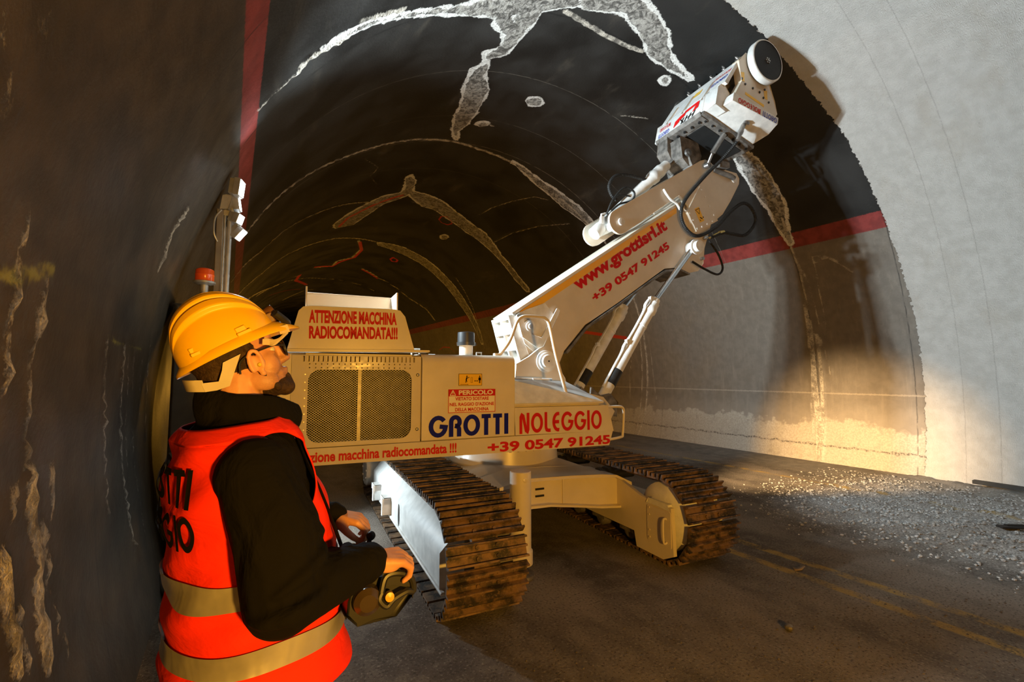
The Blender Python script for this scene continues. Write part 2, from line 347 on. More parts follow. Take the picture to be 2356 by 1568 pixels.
def shell_mat():
    n = NT('tunnel_lining')
    th = n.attr('theta'); leak = n.attr('leak'); line = n.attr('line'); red = n.attr('red'); grn = n.attr('green'); mill = n.attr('mill')
    P = n.pos(); sep = n.new('ShaderNodeSeparateXYZ'); n.L.new(P, sep.inputs[0]); Y = sep.outputs[1]
    n1 = n.noise(1.1, 6, P); n2 = n.noise(7, 6, P); n3 = n.noise(38, 5, P); n4 = n.noise(140, 3, P)
    j3 = n.math('SUBTRACT', n3, .5); j2 = n.math('SUBTRACT', n2, .5)
    # base coats
    soot = n.mix(n.step(n1, .3, .75), (.010, .0097, .0092), (.028, .0268, .025))
    soot = n.mix(n.math('MULTIPLY', n.step(n.noise(2.3, 7, P, .62, (1, .35, 1)), .58, .8), .55), soot, (.10, .085, .065))
    lw = n.mix(n.step(n2, .3, .7), (.040, .031, .021), (.072, .055, .038))
    lw = n.mix(n.math('MULTIPLY', n.step(n1, .45, .7), .6), lw, (.026, .022, .018))
    rw = n.mix(n.step(n2, .3, .7), (.165, .143, .118), (.205, .178, .147))
    strk = n.noise(14, 5, P, .6, (1, 1, .08))
    rw = n.mix(n.math('MULTIPLY', n.step(strk, .5, .75), .35), rw, (.30, .26, .21))
    bare = n.mix(n.step(n3, .35, .65), (.36, .32, .26), (.50, .455, .385))
    bare = n.mix(n.math('MULTIPLY', n.step(n2, .55, .75), .6), bare, (.22, .19, .16))
    thj = n.math('ADD', th, n.math('MULTIPLY', j2, 5.0))
    thj = n.math('ADD', thj, n.math('MULTIPLY', n.math('SUBTRACT', n1, .5), 9.0))
    rw = n.mix(n.step(thj, -6.2, -7.2), rw, bare)
    wide = n.math('ADD', th, n.math('MULTIPLY', j3, 1.0))
    rw = n.mix(n.math('MULTIPLY', n.step(wide, -1.0, -5.5), .35), rw, (.34, .30, .25))
    right = n.step(th, 33.7, 33.9); left = n.step(th, 152.2, 152.4)
    col = n.mix(right, rw, soot); col = n.mix(left, col, lw)
    tj = n.math('ADD', th, n.math('MULTIPLY', j3, .35))
    band = n.math('MULTIPLY', n.step(tj, 32.1, 32.3), n.step(tj, 35.6, 35.4))
    band2 = n.math('MULTIPLY', n.step(tj, 150.9, 151.1), n.step(tj, 153.9, 153.7))
    bd = n.math('ADD', band, band2, True)
    col = n.mix(bd, col, n.mix(n.step(n2, .35, .65), (.19, .028, .024), (.27, .042, .036)))
    # construction joints and board lines
    for y0, w, s in ((4.3, .012, .75), (7.95, .012, .5), (5.6, .006, .45), (6.95, .006, .4), (9.3, .007, .35), (2.86, .008, .6)):
        d = n.math('ABSOLUTE', n.math('SUBTRACT', n.math('ADD', Y, n.math('MULTIPLY', j2, .03)), y0))
        f = n.math('MULTIPLY', n.step(d, w * 1.6, w * .4), n.math('MULTIPLY', n.step(n2, .30, .55), s))
        col = n.mix(f, col, (.20, .18, .15) if y0 not in (4.3, 2.86) else (.008, .008, .008))
    d = n.math('ABSOLUTE', n.math('ADD', th, n.math('MULTIPLY', j3, .4)))
    f = n.math('MULTIPLY', n.step(d, .22, .08), .55)
    col = n.mix(f, col, (.42, .37, .30))
    d = n.math('ABSOLUTE', n.math('SUBTRACT', n.math('ADD', th, n.math('MULTIPLY', j2, 1.6)), -11.0))
    f = n.math('MULTIPLY', n.step(d, .30, .10), n.step(n3, .4, .6)); col = n.mix(f, col, (.10, .085, .07))
    # lime crusts: grey inside, white along the rim
    lk = n.math('ADD', leak, n.math('MULTIPLY', j3, .06)); lk = n.math('ADD', lk, n.math('MULTIPLY', j2, .07)); lk = n.math('ADD', lk, n.math('MULTIPLY', n.math('SUBTRACT', n4, .5), .035))
    inn = n.mix(n.step(n.noise(11, 6, P, .65, None, 1.2), .38, .62), (.085, .08, .073), (.42, .40, .365))
    col = n.mix(n.step(lk, .004, -.012), col, inn)
    rw_ = n.math('MULTIPLY', n.step(n.noise(4.5, 4, P), .30, .70), .040)
    rim = n.math('MULTIPLY', n.step(n.math('SUBTRACT', n.math('ABSOLUTE', n.math('ADD', lk, .012)), rw_), .010, -.003), n.step(n3, .25, .50))
    col = n.mix(rim, col, (.78, .77, .74))
    ln = n.math('ADD', line, n.math('MULTIPLY', j3, .055)); ln = n.math('ADD', ln, n.math('MULTIPLY', n.math('SUBTRACT', n4, .5), .02))
    crust = n.mix(n.step(n3, .35, .65), (.34, .31, .265), (.70, .64, .55))
    f = n.math('MULTIPLY', n.step(ln, .008, -.008), n.math('ADD', n.math('MULTIPLY', n.step(n2, .35, .55), .75), .25))
    col = n.mix(f, col, crust)
    col = n.mix(n.math('MULTIPLY', n.step(n.math('ADD', red, n.math('MULTIPLY', j3, .04)), .008, -.012), .9), col, (.62, .03, .015))
    col = n.mix(n.math('MULTIPLY', n.step(n.math('ADD', grn, n.math('MULTIPLY', j3, .04)), .010, -.014), .75), col, (.33, .32, .05))
    # milled, clean concrete
    mj = n.math('ADD', mill, n.math('MULTIPLY', n.math('SUBTRACT', n.noise(16, 2, P), .5), .09))
    mk = n.step(mj, .004, -.004)
    mc = n.mix(n.step(n2, .3, .7), (.50, .485, .455), (.58, .565, .535))
    mc = n.mix(n.math('MULTIPLY', n.step(n.noise(1.3, 5, P, .6, (1, 2.2, 1)), .5, .75), .5), mc, (.44, .40, .34))
    mc = n.mix(n.math('MULTIPLY', n.step(n.noise(55, 3, P, .7), .66, .72), .6), mc, (.16, .15, .14))
    for y0 in (1.93, 2.30):
        dd = n.math('ABSOLUTE', n.math('SUBTRACT', n.math('ADD', Y, n.math('MULTIPLY', j2, .025)), y0))
        mc = n.mix(n.math('MULTIPLY', n.step(dd, .010, .002), n.math('MULTIPLY', n.step(n3, .3, .5), .32)), mc, (.24, .22, .20))
    col = n.mix(mk, col, mc)
    # relief
    cmb = n.new('ShaderNodeCombineXYZ'); n.L.new(n.math('MULTIPLY', th, KM), cmb.inputs[0]); n.L.new(Y, cmb.inputs[1])
    rib = n.noise(1.0, 3, cmb.outputs[0], .6, (34, 130, 1)); rib2 = n.noise(1.0, 2, cmb.outputs[0], .5, (90, 22, 1))
    mh = n.math('MULTIPLY', n.math('ADD', rib, n.math('MULTIPLY', rib2, .6)), mk)
    h = n.math('ADD', n.math('MULTIPLY', n3, .45), n.math('MULTIPLY', mh, 2.2))
    h = n.math('ADD', h, n.math('MULTIPLY', n.step(ln, .01, -.02), n.math('MULTIPLY', n4, 2.2)))
    h = n.math('ADD', h, n.math('MULTIPLY', n.step(lk, .01, -.03), n.math('MULTIPLY', n3, 2.0)))
    n.bump(h, .55, .012)
    rg = n.mix(mk, n.mix(n.step(n1, .35, .7), (.48,) * 3, (.70,) * 3), (.85,) * 3)
    return n.fin(col, rg, 0.0, .42)
SHELL = shell_mat()
ys = np.concatenate([np.arange(-9, -.2, .4), np.arange(0, 9.0, .04), np.arange(9.0, 20, .07), np.arange(20, 34, .18), np.arange(34, 96, 1.0)])
Y0T = ([-15, 0, 13, 35, 50, 62, 84, 100], [2.77, 2.75, 2.76, 2.86, 2.93, 3.05, 3.13, 3.15])
def shell_part(name, a, b, label):
    nt = max(2, int((b - a) / .45) + 1)
    th = np.linspace(a, b, nt)
    TH, YY = np.meshgrid(th, ys, indexing='ij'); X = (TH * KM).ravel(); Y = YY.ravel()
    fields = {}
    for key, src in (('leak', 'WB'), ('line', 'L'), ('red', 'R'), ('green', 'G')):
        out = np.full(X.shape, .5)
        for s in src:
            for it in MARKS[s]:
                if s in 'WB':
                    p = mtr(it); local(X, Y, p, lambda x, y: sd_poly(x, y, p), out)
                else:
                    p = mtr(it[0]); local(X, Y, p, lambda x, y: sd_line(x, y, p, it[1]), out)
        fields[key] = out
    ysig = np.interp(TH.ravel(), *Y0T)
    ml = np.where(TH.ravel() < 97, Y - ysig, .5); fields['mill'] = np.clip(ml, -.5, .5)
    fields['theta'] = TH.ravel()
    r = np.full(X.shape, RAD)
    nz = np.sin(X * 41) * np.sin(Y * 37 + X * 9) * .5 + .5
    r -= np.clip(-fields['line'] * 1.2 + .004, 0, .02) * (0.35 + nz)
    r -= np.clip(-fields['leak'] * .4, 0, .014) * (0.4 + nz)
    r += np.where(fields['mill'] < 0, .012, 0)
    t = np.radians(TH.ravel())
    V = np.stack([AX + r * np.cos(t), Y, AZ + r * np.sin(t)], 1)
    ny = len(ys); i, j = np.meshgrid(np.arange(nt - 1), np.arange(ny - 1), indexing='ij')
    q = (i * ny + j).ravel(); F = np.stack([q, q + 1, q + ny + 1, q + ny], 1)
    me = bpy.data.meshes.new(name)
    me.from_pydata(V.tolist(), [], F.tolist())
    me.polygons.foreach_set('use_smooth', np.ones(len(F), bool))
    for k, vdat in fields.items():
        at = me.attributes.new(k, 'FLOAT', 'POINT'); at.data.foreach_set('value', vdat.astype(np.float32))
    me.materials.append(SHELL)
    o = bpy.data.objects.new(name, me); COL.objects.link(o)
    tag(o, label, 'wall' if 'wall' in name else ('ceiling' if name == 'ceiling' else 'painted stripe'), kind='structure')
    return o
shell_part('wall_right', TH0, 32.2, 'right tunnel wall, milled pale near the camera and brown beyond')
shell_part('trim_1', 32.2, 35.5, 'red painted stripe along the right side of the vault')
shell_part('ceiling', 35.5, 151.0, 'soot black tunnel vault with white lime leaks')
shell_part('trim_2', 151.0, 153.8, 'red painted stripe along the left side of the vault')
shell_part('wall_left', 153.8, 180 - TH0, 'dark left tunnel wall with lime drips')
# ------------------------------------------------------------------ floor
def floor_mat():
    n = NT('dusty_asphalt'); P = n.pos()
    sep = n.new('ShaderNodeSeparateXYZ'); n.L.new(P, sep.inputs[0]); X = sep.outputs[0]; Y = sep.outputs[1]
    n1 = n.noise(1.1, 6, P, .6, (1, .45, 1)); n2 = n.noise(6, 6, P); n3 = n.noise(60, 4, P); n4 = n.noise(220, 2, P)
    c = n.mix(n.step(n1, .36, .64), (.075, .063, .053), (.225, .192, .160))
    c = n.mix(n.math('MULTIPLY', n.step(n2, .45, .7), .5), c, (.235, .205, .172))
    c = n.mix(n.math('MULTIPLY', n.step(n3, .56, .70), .55), c, (.36, .325, .28))
    c = n.mix(n.math('MULTIPLY', n.step(n3, .45, .33), .8), c, (.035, .031, .028))
    # milled rubble towards the right wall
    g = n.math('ADD', X, n.math('MULTIPLY', n.math('SUBTRACT', n2, .5), 1.2))
    g = n.math('MULTIPLY', n.step(g, 4.9, 6.4), n.step(n.math('ADD', Y, n.math('MULTIPLY', n1, .8)), 3.9, 3.0))
    c = n.mix(n.math('MULTIPLY', g, .75), c, n.mix(n.step(n3, .35, .62), (.22, .21, .20), (.56, .545, .52)))
    sd = n.math('MULTIPLY', n.step(X, 7.9, 8.7), .75)
    c = n.mix(sd, c, n.mix(n.step(n2, .35, .65), (.20, .185, .165), (.27, .25, .22)))
    for x0, w in ((3.95, .05), (4.25, .05), (7.55, .06)):
        d = n.math('ABSOLUTE', n.math('SUBTRACT', X, x0))
        f = n.math('MULTIPLY', n.step(d, w + .012, w - .012), n.math('MULTIPLY', n.step(n.math('ADD', n2, n.math('MULTIPLY', n3, .4)), .53, .85), .75))
        c = n.mix(f, c, (.40, .26, .05))
    n.bump(n.math('ADD', n3, n.math('MULTIPLY', n4, .6)), .8, .014)
    return n.fin(c, .86, 0, .3)
fx = np.concatenate([np.arange(-.40, 3, .12), np.arange(3, 9.37, .05)]); fy = np.concatenate([np.arange(-9, -.5, .5), np.arange(-.5, 5, .05), np.arange(5, 20, .3), np.arange(20, 97, 2.)])
FX, FY = np.meshgrid(fx, fy, indexing='ij')
amp = np.clip((FX - 4.8) / 1.6, 0, 1) * np.clip((4.0 - FY) / 1.2, 0, 1)
FZ = amp * .022 * (np.sin(FX * 9.1 + FY * 3) * np.sin(FY * 8.3 - FX * 2) + .6 * np.sin(FX * 23 + FY * 17) * np.sin(FY * 29 - FX * 11)) - .004 * amp
FZ += np.clip((.35 - np.abs(FX - 9.0)) / .35, 0, 1) * np.clip((3.4 - FY) / 1, 0, 1) * .04
nf = len(fy); ii, jj = np.meshgrid(np.arange(len(fx) - 1), np.arange(nf - 1), indexing='ij'); q = (ii * nf + jj).ravel()
me = bpy.data.meshes.new('floor')
me.from_pydata(np.stack([FX.ravel(), FY.ravel(), FZ.ravel()], 1).tolist(), [], np.stack([q, q + nf, q + nf + 1, q + 1], 1).tolist())
me.polygons.foreach_set('use_smooth', [True] * len(me.polygons))
me.materials.append(floor_mat())
fl = bpy.data.objects.new('floor', me); COL.objects.link(fl)
tag(fl, 'dusty dark asphalt road with faded yellow lines and grit', 'floor', kind='structure')
# ------------------------------------------------------------------ materials of the machine
PAINT = simple('cream_paint', (.68, .60, .49), .30, 0, 3.5, .10, .5, .12, 7)
PAINTG = simple('glossy_cream_paint', (.68, .60, .49), .13, 0, 3.5, .10, .6, .55, 5)
PAINTW = simple('white_paint_dusty', (.78, .77, .74), .5, 0, 9, .22, .4)
STEEL = simple('bare_steel', (.42, .40, .38), .32, .85, 14, .3)
CHROME = simple('chrome_rod', (.75, .75, .75), .12, 1.0, 5, .05)
DIRTY = simple('dusty_dark_steel', (.26, .235, .21), .5, .35, 11, .62, .5)
RUBBER = simple('black_rubber', (.018, .017, .016), .55, 0, 20, .3, .3, .4, 90)
BLACK = simple('black_plastic', (.018, .018, .018), .4, 0, 10, .2)
NAVY = simple('navy_film', (.004, .008, .26), .6, 0, 5, .05, .12)
REDF = simple('red_film', (.56, .010, .010), .55, 0, 5, .05, .15)
BLUEF = simple('blue_film', (.02, .05, .40), .4, 0, 5, .05)
INK = simple('black_ink', (.006, .006, .006), .8, 0, 5, .05, .1)
YELF = simple('yellow_film', (.85, .48, .01), .35, 0, 5, .05)
PALEF = simple('pale_film', (.80, .72, .58), .4, 0, 5, .05)
def reflect_mat():
    n = NT('amber_reflective_tape')
    w = n.new('ShaderNodeTexWave'); w.inputs['Scale'].default_value = 40; w.bands_direction = 'Z'
    n.L.new(n.pos(), w.inputs[0])
    return n.fin(n.mix(w.outputs['Fac'], (.80, .36, .006), (1.0, .58, .03)), .3, .0, .7)
TAPE = reflect_mat()
def track_mat():
    n = NT('rusty_track_steel'); P = n.pos(); g = n.new('ShaderNodeNewGeometry').outputs['Position']
    a = n.noise(9, 6, g, .6); b = n.noise(60, 4, g)
    c = n.mix(n.step(a, .38, .62), (.035, .028, .023), (.22, .13, .07))
    c = n.mix(n.math('MULTIPLY', n.step(b, .55, .7), .5), c, (.28, .19, .12))
    n.bump(b, .4, .006)
    return n.fin(c, .66, .2, .4)
RUST = track_mat()
GRILL = simple('grille_steel', (.36, .325, .27), .42, .3, 30, .3)
DARKIN = simple('dark_radiator_core', (.016, .014, .012), .8, 0, 12, .5)

# ------------------------------------------------------------------ the drilling and milling machine
MACH = empty('milling_machine', (2.68, 4.52, 0), math.atan2(-.134, .991))
tag(MACH, 'large cream tracked milling machine with raised boom standing across the tunnel', 'milling machine')
URZ = 1.2 * PI / 180      # undercarriage is turned a little against the upper body
def U(u, r, z): return (u, -r, z)
def side_fn(r, ox, oz, ux=1.0, uz=0.0):
    """2D -> point on the near side at offset r; (ux, uz) reading direction"""
    return lambda x, y: (ox + x * ux - y * uz, -r, oz + x * uz + y * ux)
def part(mb, name, mat, **k): return mb.build(name, mat, MACH, **k)

# ---- undercarriage: tracks
def loop_pt(d, zc=.36, ra=.36, a=-1.68, b=1.62):
    L = b - a; C = PI * ra; T = 2 * L + 2 * C; d %= T
    if d < L: return (a + d, zc + ra), (1, 0), (0, 1)                    # top run towards the rear
    d -= L
    if d < C:
        t = PI / 2 - d / ra; return (b + ra * math.cos(t), zc + ra * math.sin(t)), (math.sin(t), -math.cos(t)), (math.cos(t), math.sin(t))
    d -= C
    if d < L: return (b - d, zc - ra), (-1, 0), (0, -1)
    d -= L
    t = -PI / 2 - d / ra; return (a + ra * math.cos(t), zc + ra * math.sin(t)), (math.sin(t), -math.cos(t)), (math.cos(t), math.sin(t))
LOOP = 2 * 3.30 + 2 * PI * .36
def shoe_mesh():
    m = MB(); w = .275
    m.box((0, 0, -.012), (2 * w, .140, .016))
    for y in (-.062, .0, .056):
        h = .034 if y else .026
        m.prism([(y - .010, -.006), (y + .010, -.006), (y + .006, h), (y - .006, h)], -w, w, 'x')
    for x in (-.07, .07):
        for y in (-.033, .033):
            m.cyl((x, y, -.006), (x, y, .008), .014, n=6)
    return m
NS = 52
def make_track(sc, first):
    belt = MB(); V = []; F = []; n = 140
    for k in range(n):
        (t, z), _, nn = loop_pt(k * LOOP / n)
        for s, e in ((-.09, -.03), (.09, -.03), (.09, -.10), (-.09, -.10)): V.append((sc + s, t + nn[0] * e, z + nn[1] * e))
    for k in range(n):
        j = (k + 1) % n
        for q in range(4): F.append((k * 4 + q, k * 4 + (q + 1) % 4, j * 4 + (q + 1) % 4, j * 4 + q))
    belt.add(V, F)
    trk = belt.build('track_chain', RUST, MACH, rz=URZ)
    for k in range(NS):
        (t, z), tt, nn = loop_pt((k + .37) * LOOP / NS)
        if first[0] is None:
            o = shoe_mesh().build('track_shoe', RUST, trk, sharp=30); first[0] = o
        else:
            o = first[0].copy(); COL.objects.link(o); o.parent = trk
        ex = Vector((1, 0, 0)); ey = Vector((0, tt[0], tt[1])); ez = Vector((0, nn[0], nn[1]))
        if ex.cross(ey).dot(ez) < 0: ex = -ex
        M = Matrix((ex, ey, ez)).transposed().to_4x4(); M.translation = Vector((sc, t + nn[0] * -.012, z + nn[1] * -.012))
        o.matrix_local = M
    return trk
first = [None]
make_track(-1.01, first); make_track(.99, first)
# left frame: pale outer face with a sloping top
m = MB()
m.prism([(-1.255, .19), (-1.255, .425), (-1.13, .575), (-.98, .615), (-.86, .575), (-.80, .42), (-.80, .19)], -1.80, 1.12, 'y')
m.box2((-1.275, -1.86, .175), (-1.235, 1.12, .20))
lf = m.build('track_frame', PAINTW, MACH, rz=URZ, bevel=.012)
for t0 in (.66, .06):
    b = MB(); b.prism([(t0 - .10, .30), (t0 + .10, .30), (t0 + .10, .36), (t0 - .10, .36)], -1.33, -1.25, 'x')
    b.prism([(t0 - .10, .20), (t0 - .06, .20), (t0 - .06, .36), (t0 - .10, .36)], -1.345, -1.25, 'x')
    b.build('step_bracket', PAINTW, lf, bevel=.004)
b = MB(); b.prism([(-.42 + .10 * math.cos(a) * .35, .30 + .10 * math.sin(a)) for a in np.linspace(0, 2 * PI, 16, endpoint=False)], -1.2575, -1.253, 'x')
for t0 in (-.45, .35): b.prism([(t0 + .07 * math.cos(a), -1.12 + .035 * math.sin(a)) for a in np.linspace(0, 2 * PI, 14, endpoint=False)], .588, .591, 'z')
b.build('access_hole', BLACK, lf)
# right frame: inner face towards the camera
m = MB()
m.prism([(-1.90, .12), (-1.78, .06), (-1.45, .06), (-1.42, .19), (-.75, .19), (1.2, .19), (1.2, .56), (-.9, .62), (-1.18, .62), (-1.52, .52), (-1.88, .50)], .67, .705, 'x')
m.prism([(-1.62, .14), (-1.42, .19), (1.2, .19), (1.2, .40), (-1.62, .40)], .700, 1.20, 'x')
rf = m.build('track_frame', PAINT, MACH, rz=URZ, bevel=.012)
b = MB(); b.prism(rrect(-1.88, .17, -1.60, .47, .02), .664, .682, 'x')
for z in (.20, .26, .39, .45): b.cyl((.658, -1.63, z), (.67, -1.63, z), .008, n=8)
b.build('cover_plate', PAINT, rf, bevel=.004)
b = MB(); b.tube(smoothpath([(.67, -1.83, .40), (.632, -1.83, .395), (.632, -1.83, .22), (.67, -1.83, .215)], 5), .009, 8); b.build('grab_handle', PAINT, rf)
b = MB(); b.lathe((.72, -1.70, .38), (1, 0, 0), [(0, .05), (.01, .22), (.05, .285), (.42, .285), (.46, .2), (.46, .05)], 32); b.build('idler_wheel', PAINTW, rf)
b = MB(); b.prism([(-1.86, .48), (-1.60, .49), (-1.62, .525), (-1.84, .52)], .665, .712, 'x'); b.build('frame_cap', PAINTW, rf, bevel=.006)
b = MB(); b.lathe((-1.10, -1.70, .37), (1, 0, 0), [(0, .05), (.01, .22), (.03, .285), (.28, .285), (.30, .2), (.30, .05)], 32); b.build('idler_wheel', DIRTY, lf)
for sgn, fr_, x0 in ((-1, lf, -1.20), (1, rf, .74)):
    for t0 in (-1.25, -.8, -.35, .1, .55, 1.0):
        r_ = MB(); r_.lathe((x0, t0, .135), (1, 0, 0), [(0, .03), (.0, .06), (.02, .085), (.12, .085), (.13, .06), (.30, .06), (.31, .085), (.41, .085), (.43, .06), (.43, .03)], 18)
        r_.box((x0 - .005 if sgn > 0 else x0 - .01, t0, .165), (.03, .20, .07))
        r_.build('track_roller', DIRTY, fr_)
for x0, fr_ in ((-1.30, lf), (.74, rf)):
    r_ = MB(); r_.lathe((x0, 1.62, .36), (1, 0, 0), [(0, .0), (0, .20), (.02, .22), (.20, .22), (.21, .27), (.30, .27), (.31, .22), (.5, .22), (.5, .0)], 28)
    for k in range(10):
        a = 2 * PI * k / 10; r_.cyl((x0 - .008, 1.62 + .17 * math.cos(a), .36 + .17 * math.sin(a)), (x0 + .01, 1.62 + .17 * math.cos(a), .36 + .17 * math.sin(a)), .013, n=6)
    r_.build('drive_hub', PAINTW, fr_)
for t0 in (-.22, -1.0):
    r_ = MB(); r_.lathe((.50, t0, .605), (1, 0, 0), [(0, .0), (0, .04), (.02, .055), (.07, .055), (.08, .075), (.12, .075), (.13, .06), (.16, .06), (.17, .085), (.23, .085), (.24, .05), (.5, .05), (.5, 0)], 20)
    r_.build('carrier_roller', RUBBER, rf)
# cross beams, centre body, slewing ring, support jack
m = MB()
top = [(-.84, .58), (-.35, .685), (.1, .675), (.45, .655), (.62, .635), (.74, .57)]
bot = [(.74, .36), (.45, .385), (.19, .425), (-.10, .465), (-.35, .47), (-.84, .36)]
m.prism(top + bot, -1.18, -.92, 'y')
m.prism([(-.84, .60), (-.35, .705), (.1, .695), (.45, .675), (.62, .655), (.80, .57), (.80, .545), (.62, .63), (.45, .65), (.1, .67), (-.35, .68), (-.84, .575)], -1.24, -.80, 'y')
m.prism([(-.84, .36), (-.35, .47), (-.1, .465), (.19, .425), (.45, .385), (.76, .36), (.76, .34), (.45, .365), (.19, .405), (-.1, .445), (-.35, .45), (-.84, .34)], -1.24, -.86, 'y')
for x in (.06,): m.box((x, -1.185, .56), (.012, .02, .23))
m.build('cross_beam', PAINT, MACH, rz=URZ, bevel=.008)
for z in (.535, .595):
    b = MB(); b.box((-.18, -1.186, z), (.085, .012, .016)); b.build('hose_port', BLACK, MACH, rz=URZ)
m = MB()
m.prism([(-.84, .36), (-.84, .58), (-.3, .66), (.3, .66), (.78, .58), (.78, .36)], .75, 1.05, 'y'); m.build('cross_beam', PAINT, MACH, rz=URZ, bevel=.01)
m = MB(); m.hull = None
bm = bmesh.new()
for x, y, z in ((-.72, -.95, .40), (.72, -.95, .40), (.72, .8, .40), (-.72, .8, .40), (-.7, -.95, .60), (.66, -.95, .62), (.62, .8, .62), (-.62, .8, .62), (-.45, -.55, .70), (.45, -.55, .70), (.45, .5, .70), (-.45, .5, .70)): bm.verts.new((x, y, z))
bmesh.ops.convex_hull(bm, input=bm.verts)
bm.verts.index_update(); m.add([v.co for v in bm.verts], [tuple(v.index for v in f.verts) for f in bm.faces]); bm.free()
m.build('centre_frame', PAINT, MACH, rz=URZ, bevel=.01)
m = MB(); m.lathe((0, 0, .66), (0, 0, 1), [(0, .60), (.02, .615), (.17, .60), (.18, .63), (.22, .63), (.23, .60), (.285, .60)], 56)
for k in range(44):
    a = 2 * PI * k / 44; m.cyl((.617 * math.cos(a), .617 * math.sin(a), .82), (.617 * math.cos(a), .617 * math.sin(a), .846), .012, n=6)
m.build('slewing_ring', PAINT, MACH)
m = MB(); m.lathe((-.50, -1.45, .11), (0, 0, 1), [(0, .07), (.0, .098), (.10, .098), (.11, .086), (.715, .086), (.72, .08)], 28)
m.lathe((-.50, -1.45, .77), (0, -1, 0), [(.06, .02), (.088, .02), (.092, .012)], 12)
m.box((-.50, -1.30, .45), (.09, .26, .30))
jk = m.build('support_jack', PAINT, MACH, rz=URZ, sharp=35)
b = MB(); b.lathe((-.50, -1.45, .0), (0, 0, 1), [(0, .10), (.015, .115), (.035, .11), (.05, .05), (.14, .045)], 24); b.build('jack_foot', DIRTY, jk)

# ---- upper body
m = MB(); m.prism([(-2.33, .94), (.60, .935), (.655, 1.055), (-2.33, 1.055)], 1.12, -1.12, 'y'); m.build('upper_frame', PAINT, MACH, bevel=.006)
m = MB(); m.prism([(-2.33, .938), (.622, .925), (.668, 1.062), (-2.33, 1.062)], -1.12, -1.152, 'y'); sk = m.build('side_skirt', PAINTG, MACH, bevel=.005)
b = MB(); text_into(b, 'attenzione macchina radiocomandata !!!', .032, side_fn(1.1545, -2.19, .958), 1.278, .080, 0, 0); b.build('warning_lettering', REDF, sk, sharp=0)
b = MB(); text_into(b, '+39 0547 91245', .036, side_fn(1.1545, -.636, .935), 1.269, .088); b.build('phone_number', REDF, sk, sharp=0)
# engine housing with rounded roof edge
def roof_edge(r0, z0, z1, rad, n=6):
    P = [(r0, z0)]
    for k in range(n + 1):
        a = R(90 * k / n); P.append((r0 - rad + rad * math.cos(a), z1 - rad + rad * math.sin(a)))
    return P
prof = roof_edge(1.10, 1.07, 1.765, .06)
prof = [(-y, z) for y, z in prof] + [(1.10, 1.765), (1.10, 1.07)]
m = MB()
m.prism(prof, -2.33, -2.08, 'x'); m.prism(prof, -1.28, -.385, 'x')
m.prism([(-.86, 1.07), (-.86, 1.765), (1.10, 1.765), (1.10, 1.07)], -2.08, -1.28, 'x')
m.box2((-2.08, -1.10, 1.66), (-1.28, -.86, 1.765)); m.box2((-2.08, -1.10, 1.07), (-1.28, -.86, 1.09))
hs = m.build('engine_housing', PAINT, MACH, bevel=.004)
# radiator door
holes = [rrect(-2.055, 1.10, -1.292, 1.640, .085, 6)]
k = 0
for i in range(26):
    if i in (13, ): continue
    u = -2.094 + i * .0325
    holes.append([(u, 1.700), (u + .013, 1.700), (u + .013, 1.742), (u, 1.742)][::-1])
for zr in (1.682, 1.654):
    for i in range(19):
        u = -2.048 + i * .0412
        holes.append([(u + .0055 * math.cos(q), zr - .0 + .0055 * math.sin(q)) for q in np.linspace(0, -2 * PI, 7)[:-1]])
m = MB(); m.prism([(-2.168, 1.068), (-1.218, 1.068), (-1.218, 1.748), (-2.168, 1.748)], -1.10, -1.150, 'y', holes)
rd = m.build('radiator_door', PAINTG, MACH)
m = MB()
for z in (1.165, 1.60):
    m.lathe((-1.243, -1.15, z), (0, -1, 0), [(0, .014), (.006, .012), (.009, .006)], 14)
for i in range(9): m.lathe((-2.075, -1.15, 1.14 + i * .058), (0, -1, 0), [(0, .006), (.004, .005)], 8)
m.build('door_bolts', STEEL, rd)
m = MB()
x0, x1, z0, z1 = -2.075, -1.272, 1.08, 1.66
du, dz = .0205, .0155
def ribbon(a, b):
    a = Vector((a[0], -1.118, a[1])); b = Vector((b[0], -1.118, b[1])); d = (b - a).normalized(); nx = Vector((-d.z, 0, d.x)) * .0013
    q = Vector((0, .004, 0)); P = [a + nx, a - nx, b - nx, b + nx]
    m.add(P + [p + q for p in P], [(0, 1, 2, 3), (7, 6, 5, 4), (0, 4, 5, 1), (2, 6, 7, 3)])
sl = dz / du
for sg in (1, -1):
    c = z0 - sl * (x1 - x0) - dz
    while c < z1 + sl * (x1 - x0):
        pts = []
        # z = c + sg*sl*(u-x0) (shift for the falling family)
        f = (lambda u: c + sl * (u - x0)) if sg > 0 else (lambda u: c + sl * (x1 - u))
        ua, ub = x0, x1
        za, zb = f(ua), f(ub)
        def clip(ua, ub, za, zb):
            if max(za, zb) < z0 or min(za, zb) > z1: return None
            def at(zz): return ua + (ub - ua) * (zz - za) / (zb - za)
            lo = [ua, za]; hi = [ub, zb]
            if za < z0: lo = [at(z0), z0]
            if za > z1: lo = [at(z1), z1]
            if zb < z0: hi = [at(z0), z0]
            if zb > z1: hi = [at(z1), z1]
            return lo, hi
        r_ = clip(ua, ub, za, zb)
        if r_ and (Vector(r_[0]) - Vector(r_[1])).length > .004: ribbon(*r_)
        c += dz * 1.15
m.build('grille_mesh', GRILL, rd, sharp=0)
m = MB(); m.box((-1.690, -1.128, 1.37), (.026, .012, .56)); m.build('grille_bar', GRILL, rd)
m = MB(); m.box2((-2.07, -.90, 1.09), (-1.285, -.865, 1.65))
for i in range(24): m.box((-1.68, -.905, 1.11 + i * .0228), (.78, .012, .006))
m.build('radiator_core', DARKIN, hs)
